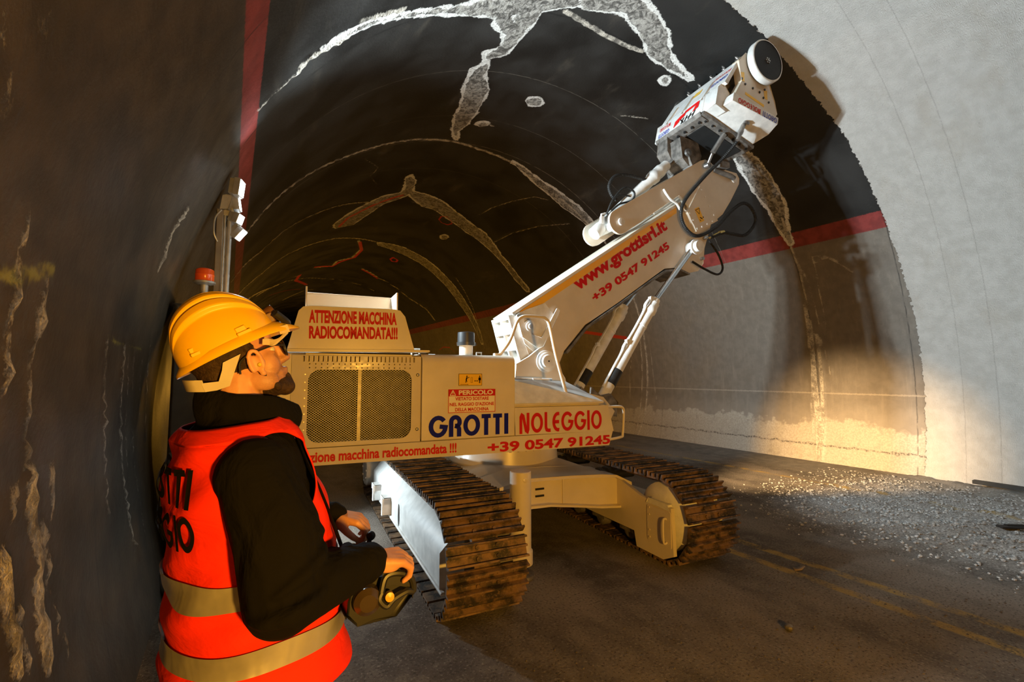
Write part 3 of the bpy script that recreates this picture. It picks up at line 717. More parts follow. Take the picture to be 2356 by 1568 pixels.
# rear corner panel and middle panel
m = MB(); m.prism([(-2.33, 1.068), (-2.176, 1.068), (-2.176, 1.745), (-2.33, 1.745)], -1.10, -1.148, 'y'); m.build('corner_panel', PAINT, MACH, bevel=.006)
m = MB(); m.prism([(-y, z) for y, z in (roof_edge(1.150, 1.068, 1.772, .075, 8))] + [(-.55, 1.772), (-.55, 1.755), (-1.09, 1.755), (-1.09, 1.068)], -1.208, -.382, 'x')
md = m.build('side_panel', PAINT, MACH, bevel=.004)
b = MB(); logo_into(b, 'GROTTI', side_fn(1.1525, -1.145, 1.088, 1, .0), .703, .178, 0, 0, .10, .09); b.build('navy_lettering', NAVY, md, sharp=0)
# hazard pictogram plate
b = MB(); b.box2((-.898, -1.1512, 1.510), (-.690, -1.1535, 1.610)); pc = b.build('pictogram_label', YELF, md)
b = MB()
def flat(mb, poly, r=1.155): mb.prism(poly, -r + .0006, -r, 'y')
def dot(mb, u, z, q, r=1.155, n=10): flat(mb, [(u + q * math.cos(a), z + q * math.sin(a)) for a in np.linspace(0, 2 * PI, n, endpoint=False)], r)
def bar(mb, a, b_, w, r=1.155):
    a = Vector(a); b_ = Vector(b_); d = (b_ - a).normalized(); nn = Vector((-d.y, d.x)) * w / 2
    flat(mb, [tuple(a + nn), tuple(a - nn), tuple(b_ - nn), tuple(b_ + nn)], r)
for a_, b_ in (((-.898, 1.511), (-.690, 1.511)), ((-.898, 1.609), (-.690, 1.609)), ((-.897, 1.51), (-.897, 1.61)), ((-.691, 1.51), (-.691, 1.61))): bar(b, a_, b_, .003)
dot(b, -.826, 1.588, .006); bar(b, (-.826, 1.580), (-.832, 1.556), .011); bar(b, (-.825, 1.574), (-.804, 1.580), .005); bar(b, (-.832, 1.557), (-.836, 1.534), .006); bar(b, (-.830, 1.557), (-.824, 1.540), .005)
bar(b, (-.884, 1.520), (-.818, 1.520), .003); flat(b, [(-.818, 1.516), (-.812, 1.520), (-.818, 1.524)])
bar(b, (-.790, 1.578), (-.790, 1.535), .002); bar(b, (-.776, 1.578), (-.776, 1.535), .002); bar(b, (-.790, 1.578), (-.776, 1.578), .002); bar(b, (-.790, 1.535), (-.776, 1.535), .002)
bar(b, (-.752, 1.549), (-.734, 1.549), .004); flat(b, [(-.752, 1.542), (-.760, 1.549), (-.752, 1.556)]); flat(b, [(-.734, 1.542), (-.734, 1.556), (-.726, 1.549)])
dot(b, -.711, 1.588, .006); bar(b, (-.711, 1.580), (-.711, 1.554), .013); bar(b, (-.719, 1.578), (-.720, 1.555), .005); bar(b, (-.703, 1.578), (-.702, 1.555), .005); bar(b, (-.714, 1.556), (-.714, 1.530), .005); bar(b, (-.708, 1.556), (-.708, 1.530), .005)
b.build('pictogram', INK, pc, sharp=0)
# danger plate
b = MB(); b.box2((-.988, -1.1512, 1.284), (-.565, -1.1535, 1.482)); dp = b.build('danger_plate', PALEF, md)
b = MB()
flat(b, [(-.986, 1.422), (-.567, 1.422), (-.567, 1.480), (-.986, 1.480)])
for a_, b_ in (((-.986, 1.2865), (-.567, 1.2865)), ((-.9845, 1.285), (-.9845, 1.48)), ((-.5685, 1.285), (-.5685, 1.48))): bar(b, a_, b_, .005)
for t, w, z in (('VIETATO SOSTARE', .300, 1.386), ("NEL RAGGIO D'AZIONE", .396, 1.340), ('DELLA MACCHINA', .300, 1.296)):
    text_into(b, t, .028, side_fn(1.1552, -.777 - w / 2, z), w, .029)
b.build('danger_lettering', REDF, dp, sharp=0)
b = MB(); text_into(b, 'PERICOLO', .034, side_fn(1.1562, -.897, 1.432), .308, .040)
for a_, b_ in (((-.972, 1.428), (-.924, 1.428)), ((-.972, 1.428), (-.948, 1.472)), ((-.924, 1.428), (-.948, 1.472))): bar(b, a_, b_, .006, 1.1565)
bar(b, (-.948, 1.460), (-.948, 1.442), .005, 1.1565); dot(b, -.948, 1.435, .003, 1.1565)
b.build('danger_heading', PALEF, dp, sharp=0)
# warning board on the roof with its hood
m = MB(); m.prism([(-2.205, 1.785), (-1.262, 1.79), (-1.345, 2.075), (-1.385, 2.122), (-1.43, 2.130), (-2.06, 2.122), (-2.105, 2.112), (-2.135, 2.08)], -1.085, -1.110, 'y')
m.prism([(-2.20, 1.770), (-1.155, 1.785), (-1.145, 1.795), (-1.155, 1.802), (-2.20, 1.79)], -1.02, -1.155, 'y')
bd = m.build('warning_board', PAINT, MACH, bevel=.004)
b = MB(); text_into(b, 'ATTENZIONE MACCHINA', .045, side_fn(1.1125, -2.062, 1.990, 1, .016), .650, .102)
text_into(b, 'RADIOCOMANDATA!!!', .045, side_fn(1.1125, -2.058, 1.871, 1, .022), .655, .099)
b.build('board_lettering', REDF, bd, sharp=0)
m = MB()
m.box2((-2.085, -.80, 2.05), (-1.405, -.785, 2.262)); m.box2((-2.092, -1.08, 2.05), (-2.08, -.785, 2.275)); m.box2((-1.412, -1.08, 2.05), (-1.40, -.785, 2.275))
m.box2((-2.09, -.80, 2.262), (-1.40, -.74, 2.275)); m.box2((-2.0, -1.085, 1.80), (-1.96, -.80, 2.06)); m.box2((-1.55, -1.085, 1.80), (-1.51, -.80, 2.06)); m.box2((-2.08, -1.085, 2.04), (-1.41, -.79, 2.055))
part(m, 'board_hood', PAINT, bevel=.003)
# exhaust stack with black cap, roof lugs
m = MB(); m.lathe(U(-.66, .62, 1.76), (0, 0, 1), [(0, .066), (.10, .066), (.145, .066)], 28); ex = part(m, 'exhaust_stack', PAINT)
b = MB(); b.lathe(U(-.66, .62, 1.885), (0, 0, 1), [(0, .070), (.0, .088), (.03, .092), (.03, .084), (.125, .082), (.13, .074), (.13, .0)], 28, caps=False); b.box(U(-.57, .62, 1.90), (.03, .03, .02)); b.build('rain_cap', BLACK, ex)
for u, rr, w, h, full in ((-.50, .55, .052, .052, 1), (-.98, .55, .058, .022, 0), (-1.19, .80, .07, .06, 0)):
    m = MB()
    m.tube([U(u - w / 2, rr, 1.76), U(u - w / 2, rr, 1.77 + h), U(u + w / 2, rr, 1.77 + h), U(u + w / 2, rr, 1.76)], .008, 8)
    part(m, 'roof_lug', PAINTW)
# nose cabinet and sloping covers
m = MB(); m.prism([(-.378, 1.068), (.672, 1.064), (.612, 1.302), (-.378, 1.305)], -.60, -1.150, 'y')
nc = part(m, 'nose_cabinet', PAINT, bevel=.006)
b = MB(); logo_into(b, 'NOLEGGIO', side_fn(1.1525, -.336, 1.078, 1, .004), .876, .184, 0, 0, .085, .09); b.build('red_lettering', REDF, nc, sharp=0)
m = MB(); m.box2((-.378, -1.14, 1.325), (.575, -.62, 1.345)); m.box2((-.36, -1.10, 1.30), (.55, -.65, 1.33)); part(m, 'cabinet_lid', PAINT, bevel=.004)
def hull(pts):
    bm = bmesh.new()
    for p in pts: bm.verts.new(p)
    r_ = bmesh.ops.convex_hull(bm, input=bm.verts)
    bmesh.ops.delete(bm, geom=[v for v in bm.verts if not v.link_faces], context='VERTS')
    bm.verts.index_update(); bm.verts.ensure_lookup_table()
    m = MB(); m.add([v.co for v in bm.verts], [tuple(v.index for v in f.verts) for f in bm.faces]); bm.free(); return m
m = hull([U(*p) for p in ((-.375, 1.14, 1.345), (.575, 1.14, 1.345), (-.375, .98, 1.562), (-.14, .92, 1.545), (.50, .55, 1.53), (.86, .45, 1.345), (-.375, .45, 1.345), (-.375, .45, 1.56))])
part(m, 'sloping_cover', PAINTW, bevel=.003, sharp=25)
m = hull([U(*p) for p in ((-.375, -1.10, 1.345), (.55, -1.10, 1.345), (-.375, -.98, 1.56), (.45, -.55, 1.60), (.86, -.45, 1.345), (-.375, -.45, 1.345), (-.375, -.45, 1.60))])
part(m, 'sloping_cover', PAINTW, bevel=.003, sharp=25)
m = MB(); m.prism([(-.385, 1.07), (.66, 1.065), (.60, 1.34), (-.385, 1.34)], 1.12, .50, 'y'); part(m, 'far_cabinet', PAINT, bevel=.006)
m = MB(); m.prism([(-.385, 1.05), (1.12, 1.05), (1.20, 1.18), (1.05, 1.34), (.70, 1.42), (-.385, 1.52)], .46, -.46, 'y'); part(m, 'boom_turret', PAINT, bevel=.008)
m = MB(); m.box((1.235, -.02, 1.13), (.05, .13, .10)); nl = part(m, 'nose_lamp', BLACK, bevel=.004); b = MB(); b.box((1.262, -.02, 1.13), (.006, .11, .08))
lg = NT('warm_lamp_glass'); lg.b.inputs['Emission Color'].default_value = (1, .62, .28, 1); lg.b.inputs['Emission Strength'].default_value = 12; b.build('lamp_glass', lg.fin((.9, .8, .6), .3), nl)
# boom foot lugs with stepped pin
lug = [(-.02, 1.42), (.01, 1.72), (.16, 1.80)] + [(.375 + .165 * math.cos(R(a)), 1.755 + .165 * math.sin(R(a))) for a in range(120, -21, -14)] + [(.62, 1.56), (.66, 1.40)]
for a, b_ in ((-.30, -.335), (.30, .335)):
    m = MB(); m.prism(lug, a, b_, 'y'); part(m, 'boom_lug', PAINT, bevel=.006)
m = MB(); m.lathe((.372, -.335, 1.752), (0, -1, 0), [(0, .125), (.02, .122), (.02, .098), (.045, .095), (.045, .074), (.07, .068), (.072, .0)], 32, caps=False); m.cyl((.372, .34, 1.752), (.372, -.34, 1.752), .06)
fp = part(m, 'foot_pin', PAINTW)
b = MB(); b.cyl((.374, -.4065, 1.752), (.374, -.4085, 1.752), .010, n=10); b.build('grease_point', BLACK, fp)
m = MB(); m.tube(smoothpath([(-.36, -.62, 1.555), (-.1, -.60, 1.56), (.30, -.60, 1.55)], 4), .014, 10); m.box((.12, -.60, 1.552), (.10, .04, .03)); part(m, 'catch_rod', PAINTW)
# ---- boom
boom = [(.03, 2.275), (.25, 2.421), (1.2, 3.053), (2.50, 3.918), (2.95, 4.25), (3.10, 3.80), (2.93, 3.36), (2.90, 3.14), (2.80, 3.03), (2.62, 2.99), (2.45, 3.04), (2.20, 3.0), (2.0, 2.875), (1.45, 2.51), (.95, 2.195), (.66, 1.88), (.56, 1.66), (.40, 1.60), (.24, 1.66), (.16, 1.85), (.05, 2.05)]
m = MB(); m.prism(boom, .25, -.25, 'y')
bo = part(m, 'boom', PAINT, bevel=.006)
m = MB()
m.prism([(.00, 2.262), (2.50, 3.918), (2.485, 3.945), (-.02, 2.285)], .285, -.285, 'y')
m.build('top_flange', PAINT, bo, bevel=.003)
m = MB()
m.prism([(.66, 1.86), (.95, 2.175), (1.45, 2.49), (2.0, 2.855), (2.2, 2.98), (2.45, 3.02), (2.62, 2.97), (2.62, 2.95), (2.45, 2.995), (2.21, 2.955), (2.01, 2.83), (1.46, 2.465), (.97, 2.15), (.69, 1.85)], .28, -.28, 'y')
m.build('bottom_flange', DIRTY, bo, bevel=.003)
for r0, r1 in ((-.25, -.282), (.25, .282)):
    m = MB()
    m.prism([(.03, 2.26), (.10, 2.02), (.30, 1.90), (.36, 1.92), (.58, 2.34), (.55, 2.37), (.34, 2.02), (.22, 2.05), (.14, 2.14), (.09, 2.30)], r0, r1 * 1.06, 'y')
    m.prism([(.03, 2.26), (.14, 1.95), (.33, 1.80), (.55, 2.25), (.40, 2.42), (.15, 2.33)], r0, r1 * .97, 'y')
    m.build('stiffener_plate', PAINTW, bo, bevel=.003)
m = MB()
for y in (-.245, .245, 0): m.prism([(-.05, 2.255), (.03, 2.275), (.18, 1.86), (.30, 1.62), (.14, 1.62), (.06, 1.86)], y - .016, y + .016, 'y')
for z, u in ((2.24, -.005), (2.08, .03), (1.90, .09), (1.74, .15)): m.box((u, 0, z), (.06, .50, .03), Matrix.Rotation(R(-20), 3, 'Y'))
m.build('rear_web', PAINTW, bo, bevel=.003)
b = MB(); b.lathe((.195, -.278, 2.140), (0, -1, 0), [(0, .078), (.02, .076), (.02, .056), (.04, .054), (.04, .03), (.055, .028), (.056, 0)], 24, caps=False); b.build('pin_boss', PAINTW, bo)
b = MB(); b.prism([(.11, 2.155 + .08), (2.44, 3.79), (2.44, 3.872), (.09, 2.32 - .01)], -.25, -.2525, 'y'); b.build('reflective_stripe', TAPE, bo, sharp=0)
du_, dz_ = math.cos(R(33.6)), math.sin(R(33.6))
b = MB(); text_into(b, 'www.grottisrl.it', .042, side_fn(.2535, .882, 2.560, du_, dz_), 1.71, .205); b.build('web_lettering', REDF, bo, sharp=0)
b = MB(); text_into(b, '+39 0547 91245', .040, side_fn(.2535, 1.095, 2.480, du_, dz_), 1.46, .102); b.build('phone_lettering', REDF, bo, sharp=0)
b = MB(); b.lathe((2.655, .36, 3.315), (0, -1, 0), [(0, .0), (0, .085), (.72, .085), (.72, .105), (.745, .105), (.745, .075), (.80, .075), (.80, .0)], 28, caps=False); b.build('cylinder_pin', PAINTW, bo)
b = MB(); b.lathe((2.76, -.25, 3.33), (0, -1, 0), [(0, .0), (0, .05), (.05, .05), (.055, .03), (.09, .03), (.09, 0)], 12, caps=False); b.lathe((2.86, -.25, 3.20), (0, -1, 0), [(0, .022), (.05, .022), (.05, 0)], 10, caps=False); b.lathe((2.93, -.25, 3.50), (0, -1, 0), [(0, .025), (.06, .025), (.06, 0)], 10, caps=False); b.build('hose_union', STEEL, bo)
# twin head plates
plate = [(1.45 + .155 * math.cos(R(a)), 3.515 + .155 * math.sin(R(a))) for a in range(120, 301, 15)] + [(2.45, 4.02), (2.62, 3.90), (2.80, 4.02), (3.12, 3.78), (3.25, 3.88), (3.42, 4.10), (3.60, 4.38), (3.61, 4.46), (3.56, 4.53), (3.14, 4.545), (3.03, 4.60), (2.95, 4.615), (2.85, 4.58)]
for a, b_ in ((-.27, -.30), (.27, .30)):
    m = MB(); m.prism(plate, a, b_, 'y'); hp = part(m, 'head_plate', PAINT, bevel=.006)
    if a < 0:
        b = MB(); b.lathe((1.47, -.30, 3.515), (0, -1, 0), [(0, .048), (.025, .046), (.028, .02), (.028, 0)], 20, caps=False); b.lathe((3.50, -.30, 4.42), (0, -1, 0), [(0, .045), (.02, .043), (.02, 0)], 20, caps=False); b.build('pin_end', PAINTW, hp)
m = MB(); m.prism([(2.56, 3.80), (2.82, 4.21), (3.12, 3.76), (2.73, 3.55)], -.25, -.325, 'y'); cp = part(m, 'bolted_cover', PAINT, bevel=.006)
b = MB()
for u, z in ((2.60, 3.79), (2.66, 3.70), (2.73, 3.59), (2.82, 3.63), (2.92, 3.68), (3.02, 3.73), (2.83, 4.15), (2.89, 4.06), (2.97, 3.94), (3.05, 3.83)): b.lathe((u, -.325, z), (0, -1, 0), [(0, .013), (.008, .012), (.009, 0)], 8, caps=False)
b.build('cover_bolts', PAINTW, cp)
b = MB(); b.prism([(2.69, 3.86), (2.77, 3.90), (2.865, 3.72), (2.785, 3.68)], -.3255, -.3275, 'y'); yl = b.build('warning_label', YELF, cp)
b = MB()
for a_, b_ in (((2.705, 3.845), (2.78, 3.882)), ((2.705, 3.845), (2.775, 3.80)), ((2.775, 3.80), (2.78, 3.882))): bar(b, a_, b_, .007, .329)
bar(b, (2.785, 3.755), (2.83, 3.74), .014, .329); dot(b, 2.845, 3.765, .010, .329); bar(b, (2.78, 3.72), (2.80, 3.71), .01, .329); b.build('pictogram', INK, yl, sharp=0)
# ---- hydraulic cylinders
def along(p, q, t): return tuple(Vector(p).lerp(Vector(q), t))
for rr in (.33, -.30):
    base = (1.09, -rr, 1.27); g = (1.97, -rr, 2.56); e = (2.64, -rr, 3.31)
    d = (Vector(g) - Vector(base)); L = d.length
    m = MB(); m.lathe(base, d, [(0, .05), (.0, .066), (L * .72, .066), (L * .72, .072), (L * .735, .072), (L * .735, .066), (L * .855, .068), (L * .87, .084), (L * .91, .084), (L * .915, .078), (L * .96, .078), (L * .965, .066), (L, .060), (L, .0)], 28)
    m.lathe((base[0], base[1] - .07, base[2]), (0, 1, 0), [(0, .0), (0, .075), (.14, .075), (.14, 0)], 20, caps=False)
    cy = part(m, 'lift_cylinder', PAINTW)
    b = MB(); b.cyl(g, e, .036, n=20); b.build('chrome_rod', CHROME, cy)
    b = MB(); b.lathe(along(base, g, .17), d, [(0, .0), (0, .073), (.20, .073), (.20, .0)], 24, caps=False); b.build('black_sleeve', RUBBER, cy)
    side_ = Vector((-.82, -.35, .45)).normalized() * .082
    b = MB()
    for k_, off in ((0, 0.0), (1, .018)):
        o_ = side_ + Vector((0, off, 0))
        b.tube(smoothpath([Vector(along(base, g, .12)) + o_, Vector(along(base, g, .42)) + o_ * 1.05, Vector(along(base, g, .50)) + o_ * 1.3, Vector(along(base, g, .62)) + o_ * 1.05, Vector(along(base, g, .84)) + o_ * 1.1, Vector(along(base, g, .90)) + o_ * 1.5, Vector(along(base, g, .985)) + o_ * 1.2], 5), .011, 8)
    b.box(Vector(along(base, g, .54)) + side_ * 1.1, (.05, .05, .05)); b.box(Vector(along(base, g, .97)) + side_ * 1.0, (.055, .055, .055))
    b.build('oil_line', PAINTW, cy)
    b = MB(); b.lathe((e[0], e[1] - .05, e[2]), (0, 1, 0), [(0, .0), (0, .07), (.10, .07), (.10, 0)], 20, caps=False); b.build('rod_eye', PAINTW, cy)
for y in (-.44, -.22, .20, .40):
    m = MB(); m.prism([(.86, 1.20), (1.24, 1.12), (1.26, 1.28), (1.16, 1.38), (1.02, 1.36), (.9, 1.46)], y - .015, y + .015, 'y')
    part(m, 'cylinder_bracket', DIRTY, bevel=.005)
m = MB(); m.lathe((1.27, 0, 3.42), (2.52 - 1.27, 0, 4.585 - 3.42), [(0, 0), (0, .085), (.14, .085), (.15, .078), (1.30, .078), (1.33, .092), (1.40, .098), (1.43, .085), (1.50, .09), (1.56, .09), (1.60, .075), (1.70, .072), (1.71, 0)], 28, caps=False)
m.lathe((1.47, .26, 3.60 - .085), (0, -1, 0), [(0, .0), (0, .06), (.52, .06), (.52, 0)], 20, caps=False)
tc = part(m, 'tilt_cylinder', PAINTW)
b = MB(); b.cyl((2.50, 0, 4.566), (2.74, 0, 4.76), .035); b.build('chrome_rod', CHROME, tc)
m = MB(); m.box((1.36, -.06, 3.60), (.05, .04, .09)); m.tube([(1.33, -.05, 3.56), (1.36, -.05, 3.68), (1.42, -.05, 3.70)], .014, 8); part(m, 'hose_clamp', PAINTW)
# ---- milling head
m = MB(); m.prism([(2.57, 5.015), (3.50, 4.735), (3.515, 4.78), (2.585, 5.06)], .20, -.635, 'y')
m.prism([(2.55, 5.06), (2.57, 5.00), (2.70, 4.965), (2.72, 5.0)], .24, -.60, 'y')
hb = part(m, 'head_base', DIRTY, bevel=.005)
b = MB()
for i in range(6): b.lathe((2.635, .14 - i * .13, 4.980), (-.3, 0, -1), [(0, .02), (.02, .018), (.02, 0)], 6, caps=False)
for i in range(7): b.lathe((2.68 + i * .125, -.575, 4.978 - i * .0377), (-.3, 0, -1), [(0, .018), (.02, .016), (.02, 0)], 6, caps=False)
b.build('base_bolts', BLACK, hb)
b = MB(); b.prism([(2.73, 4.955), (3.42, 4.748), (3.42, 4.755), (2.73, 4.98)], .14, -.50, 'y'); b.build('underside_shade_plate', BLACK, hb)  # thin black plate, its colour stands in for shade in a hollow underside
m = MB(); m.prism([(2.60, 5.06), (2.66, 5.31), (2.76, 5.39), (3.30, 5.22), (3.51, 4.785)], .30, -.60, 'y')
m.prism([(2.60, 5.06), (2.66, 5.31), (2.76, 5.39), (2.92, 5.20), (2.80, 5.01)], -.60, -.80, 'y')
hd = part(m, 'head_hood', PAINTW, bevel=.010)
m = MB(); m.prism([(2.72, 5.36), (2.985, 5.735), (3.015, 5.72), (2.77, 5.34)], .28, -.86, 'y'); m.build('dust_plate', PAINTW, hd, bevel=.003)
m = MB()
for y in (.10, -.20, -.55):
    m = MB(); m.prism([(2.62, 5.26), (2.76, 5.36), (2.90, 5.60), (2.86, 5.58)], y - .012, y + .012, 'y'); m.build('gusset_plate', PAINT, hd)
def hood_fn(r0, h0, sx, n_=.004):
    """face that leans: reading towards -r seen upside down; base edge (2.385,4.905) to (2.47,5.20)"""
    ex = Vector((0, -sx, 0)); ey = Vector((.06, 0, .25)).normalized() * (sx)
    nn = Vector((-.25, 0, .06)).normalized() * n_
    o = Vector((2.60, -r0, 5.06)) + Vector((.06, 0, .25)).normalized() * h0 + nn
    return lambda x, y: tuple(o + ex * x + ey * y)
b = MB(); logo_into(b, 'GROTTI', hood_fn(-.03, .12, -1), .22, .07, hw=.08); 
b2 = MB(); logo_into(b2, 'NOLEGGIO', hood_fn(-.02, .21, -1), .22, .06, hw=.07)
def flipx(fn, w): return lambda x, y: fn(x, y)
for bb in (b, b2): pass
b.build('blue_lettering', BLUEF, hd, sharp=0); b2.build('red_lettering', REDF, hd, sharp=0)
b = MB(); fn = hood_fn(.16, .10, 1)
def quad(mb, fn, P): mb.add([fn(*p) for p in P], [tuple(range(len(P)))])
fs = lambda x, y: tuple(Vector((2.596, -(.06 + x), 5.06)) + Vector((.06, 0, .25)).normalized() * y + Vector((-.003, 0, .001)))
quad(b, fs, [(0, .06), (.10, .10), (.12, .19), (.02, .15)]); quad(b, fs, [(.10, .12), (.20, .15), (.22, .21), (.12, .19)]); quad(b, fs, [(.18, .18), (.42, .20), (.44, .24), (.20, .22)]); quad(b, fs, [(.34, .12), (.44, .14), (.46, .235), (.40, .21)])
b.build('red_sticker', REDF, hd, sharp=0)
b = MB()
for x in (.14, .20, .27, .34):
    quad(b, fs, [(x, .045), (x + .022, .045), (x + .062, .125), (x + .04, .125)]); 
quad(b, fs, [(.18, .045), (.20, .045), (.14, .125), (.12, .125)]); quad(b, fs, [(.24, .08), (.37, .08), (.37, .092), (.24, .092)])
b.build('sticker_lettering', INK, hd, sharp=0)
b = MB(); fp_ = lambda x, y: tuple(Vector((2.72, -(.22 + x), 5.36)) + Vector((.265, 0, .375)).normalized() * y + Vector((-.004, 0, .002)))
quad(b, fp_, [(0, .20), (.13, .20), (.13, .31), (0, .31)]); b.build('yellow_label', YELF, hd, sharp=0)
b = MB(); fl_ = lambda x, y: tuple(Vector((2.72, -(.83 - x), 5.36)) + Vector((.265, 0, .375)).normalized() * (.42 - y) + Vector((-.004, 0, .002)))
logo_into(b, 'NOLEGGIO', fl_, .27, .07, 0, .10, hw=.07); b.build('red_lettering', REDF, hd, sharp=0)
b = MB(); logo_into(b, 'GROTTI', fl_, .26, .08, 0, .22, hw=.08); b.build('blue_lettering', BLUEF, hd, sharp=0)
# motor housing on the near end
band = [(2.80, 5.20), (3.635, 5.055), (3.615, 4.965), (2.765, 5.085)]
m = hull([U(u, .925, z) for u, z in band] + [U(u, .62, z) for u, z in band] + [U(*p) for p in ((2.68, .64, 5.045), (3.49, .64, 4.795), (3.60, .80, 4.88), (2.68, .45, 5.05), (3.49, .45, 4.80), (3.60, .45, 4.89))])
mh = part(m, 'motor_housing', PAINTW, bevel=.008, sharp=30)
tx = Vector((-(3.625 - 2.785), 0, 5.145 - 5.01)).normalized(); ty = Vector((-tx.z, 0, tx.x))
def band_fn(x0): return lambda x, y: tuple(Vector((3.615, -.9285, 5.035)) + tx * (x0 + x) + ty * (y))
b = MB(); logo_into(b, 'GROTTI', band_fn(.02), .27, .078, hw=.09); b.build('blue_lettering', BLUEF, mh, sharp=0)
b = MB(); logo_into(b, 'NOLEGGIO', band_fn(.335), .41, .078, hw=.08); b.build('red_lettering', REDF, mh, sharp=0)
m = MB(); m.prism([(2.95, 5.70), (2.99, 5.42), (2.86, 5.22), (3.60, 5.07), (3.66, 5.14), (3.62, 5.30), (3.50, 5.60), (3.36, 5.80), (3.10, 5.84)], -.80, -.885, 'y')
ga = part(m, 'gearbox_arm', PAINT, bevel=.010)
for u, z in ((3.0, 5.46), (3.06, 5.40), (3.20, 5.38), (3.33, 5.36), (3.43, 5.42), (3.46, 5.53), (3.40, 5.30), (3.50, 5.26)):
    b = MB(); b.lathe((u, -.885, z), (0, -1, 0), [(0, .016), (.012, .014), (.012, 0)], 6, caps=False); b.build('bolt', BLACK, ga)
b = MB()
for u, z in ((3.02, 5.50), (3.45, 5.36)): b.prism([(u - .03, z - .06), (u + .03, z - .07), (u + .03, z + .06), (u - .03, z + .05)], -.885, -.8875, 'y')
b.prism([(3.05, 5.26), (3.40, 5.17), (3.41, 5.205), (3.06, 5.295)], -.885, -.8875, 'y'); b.build('yellow_marking', YELF, ga, sharp=0)
DU, DZ = 3.33, 5.715
m = MB(); m.lathe((DU, .34, DZ), (0, -1, 0), [(0, 0), (0, .10), (.02, .235), (1.22, .235), (1.22, 0)], 40, caps=False); dr = part(m, 'milling_drum', DIRTY)
pk = None
for k_ in range(54):
    a = k_ * 2.399963; y = .28 - (k_ / 54) * 1.05
    if pk is None:
        q = MB(); q.box((0, 0, .012), (.05, .05, .03)); q.lathe((0, 0, .02), (0, .35, 1), [(0, .020), (.03, .017), (.05, .004)], 10); pk = q.build('cutting_pick', STEEL, dr); o = pk
    else: o = pk.copy(); COL.objects.link(o); o.parent = dr
    o.rotation_euler = (0, a, 0); o.location = (DU + .232 * math.sin(a), y, DZ + .232 * math.cos(a))
m = MB(); m.lathe((DU, -.89, DZ), (0, -1, 0), [(0, 0), (0, .20), (.04, .27), (.055, .285), (.13, .285), (.14, .275), (.14, .262)], 56, caps=False)
dd = part(m, 'end_disc', PAINTW, sharp=50)
b = MB(); b.lathe((DU, -1.010, DZ), (0, -1, 0), [(0, .0), (.0, .268), (.012, .266), (.014, .255), (.010, .06), (.010, 0)], 56, caps=False); df = b.build('disc_face', RUBBER, dd)
b = MB()
for k_ in range(6):
    a = k_ * PI / 3; b.lathe((DU + .032 * math.cos(a), -1.020, DZ + .032 * math.sin(a)), (0, -1, 0), [(0, .012), (.012, .010), (.012, 0)], 8, caps=False)
b.lathe((DU, -1.02, DZ), (0, -1, 0), [(0, .018), (.018, .014), (.018, 0)], 8, caps=False); b.build('hub_bolts', STEEL, dd)
m = MB(); m.lathe((DU, .36, DZ), (0, 1, 0), [(0, 0), (0, .24), (.01, .265), (.05, .265), (.05, .235), (.05, 0)], 40, caps=False); part(m, 'far_disc', DIRTY)
# pivot block and links under the head
m = MB(); m.prism([(2.60, 4.93), (2.62, 4.62), (2.74, 4.54), (2.92, 4.58), (2.98, 4.72), (2.92, 4.90)], .16, -.20, 'y')
m.prism([(2.56, 5.00), (2.54, 4.80), (2.62, 4.70), (2.72, 4.96)], .20, .0, 'y')
pv = part(m, 'pivot_block', DIRTY, bevel=.01)
b = MB(); b.lathe((2.70, -.22, 4.70), (0, -1, 0), [(0, .055), (.03, .052), (.03, .03), (.035, 0)], 20, caps=False); b.build('pivot_pin', STEEL, pv)
m = MB(); m.prism([(2.70, 4.70), (3.30, 4.50), (3.34, 4.40), (3.15, 4.30), (2.80, 4.42)], .22, -.24, 'y'); part(m, 'tilt_carrier', DIRTY, bevel=.01)
m = MB(); m.cyl((2.98, -.60, 4.84), (2.85, -.52, 4.60), .036); m.cyl((2.84, -.52, 4.585), (2.86, -.40, 4.45), .02); m.lathe((2.86, -.38, 4.47), (.2, -1, 0), [(0, .04), (.06, .04), (.06, 0)], 14, caps=False)
part(m, 'head_ram', STEEL)
m = MB(); m.tube([(3.10, -.30, 4.50), (3.40, -.34, 4.44), (3.46, -.34, 4.42)], .035, 12); m.box((3.22, -.36, 4.56), (.16, .10, .08)); part(m, 'hose_manifold', DIRTY, bevel=.005)
# hoses
def ribbed(pts, r, name, sub=14):
    P = smoothpath(pts, sub); m = MB(); L = 0; rs = []; Q = []
    tot = sum((P[i + 1] - P[i]).length for i in range(len(P) - 1)); n = max(12, int(tot / .011)); acc = 0; j = 0
    for k_ in range(n + 1):
        t = tot * k_ / n
        while j < len(P) - 2 and acc + (P[j + 1] - P[j]).length < t: acc += (P[j + 1] - P[j]).length; j += 1
        s_ = (t - acc) / max((P[j + 1] - P[j]).length, 1e-6); Q.append(P[j].lerp(P[j + 1], min(s_, 1))); rs.append(r * (1.0 if k_ % 2 else .86))
    m.tube(Q, rs, 10); return part(m, name, RUBBER, sharp=0)
hp_ = [U(*p) for p in ((3.09, .74, 4.77), (3.10, .68, 4.71), (3.04, .50, 4.55), (2.83, .40, 4.32), (2.50, .37, 3.96), (2.41, .36, 3.74), (2.49, .36, 3.55), (2.69, .37, 3.47), (3.02, .38, 3.63), (3.31, .38, 3.89), (3.60, .36, 4.07), (3.81, .34, 4.02), (3.88, .33, 3.84), (3.66, .33, 3.62), (3.39, .33, 3.60), (3.22, .33, 3.595), (2.98, .32, 3.50))]
ribbed(hp_, .024, 'head_hose')
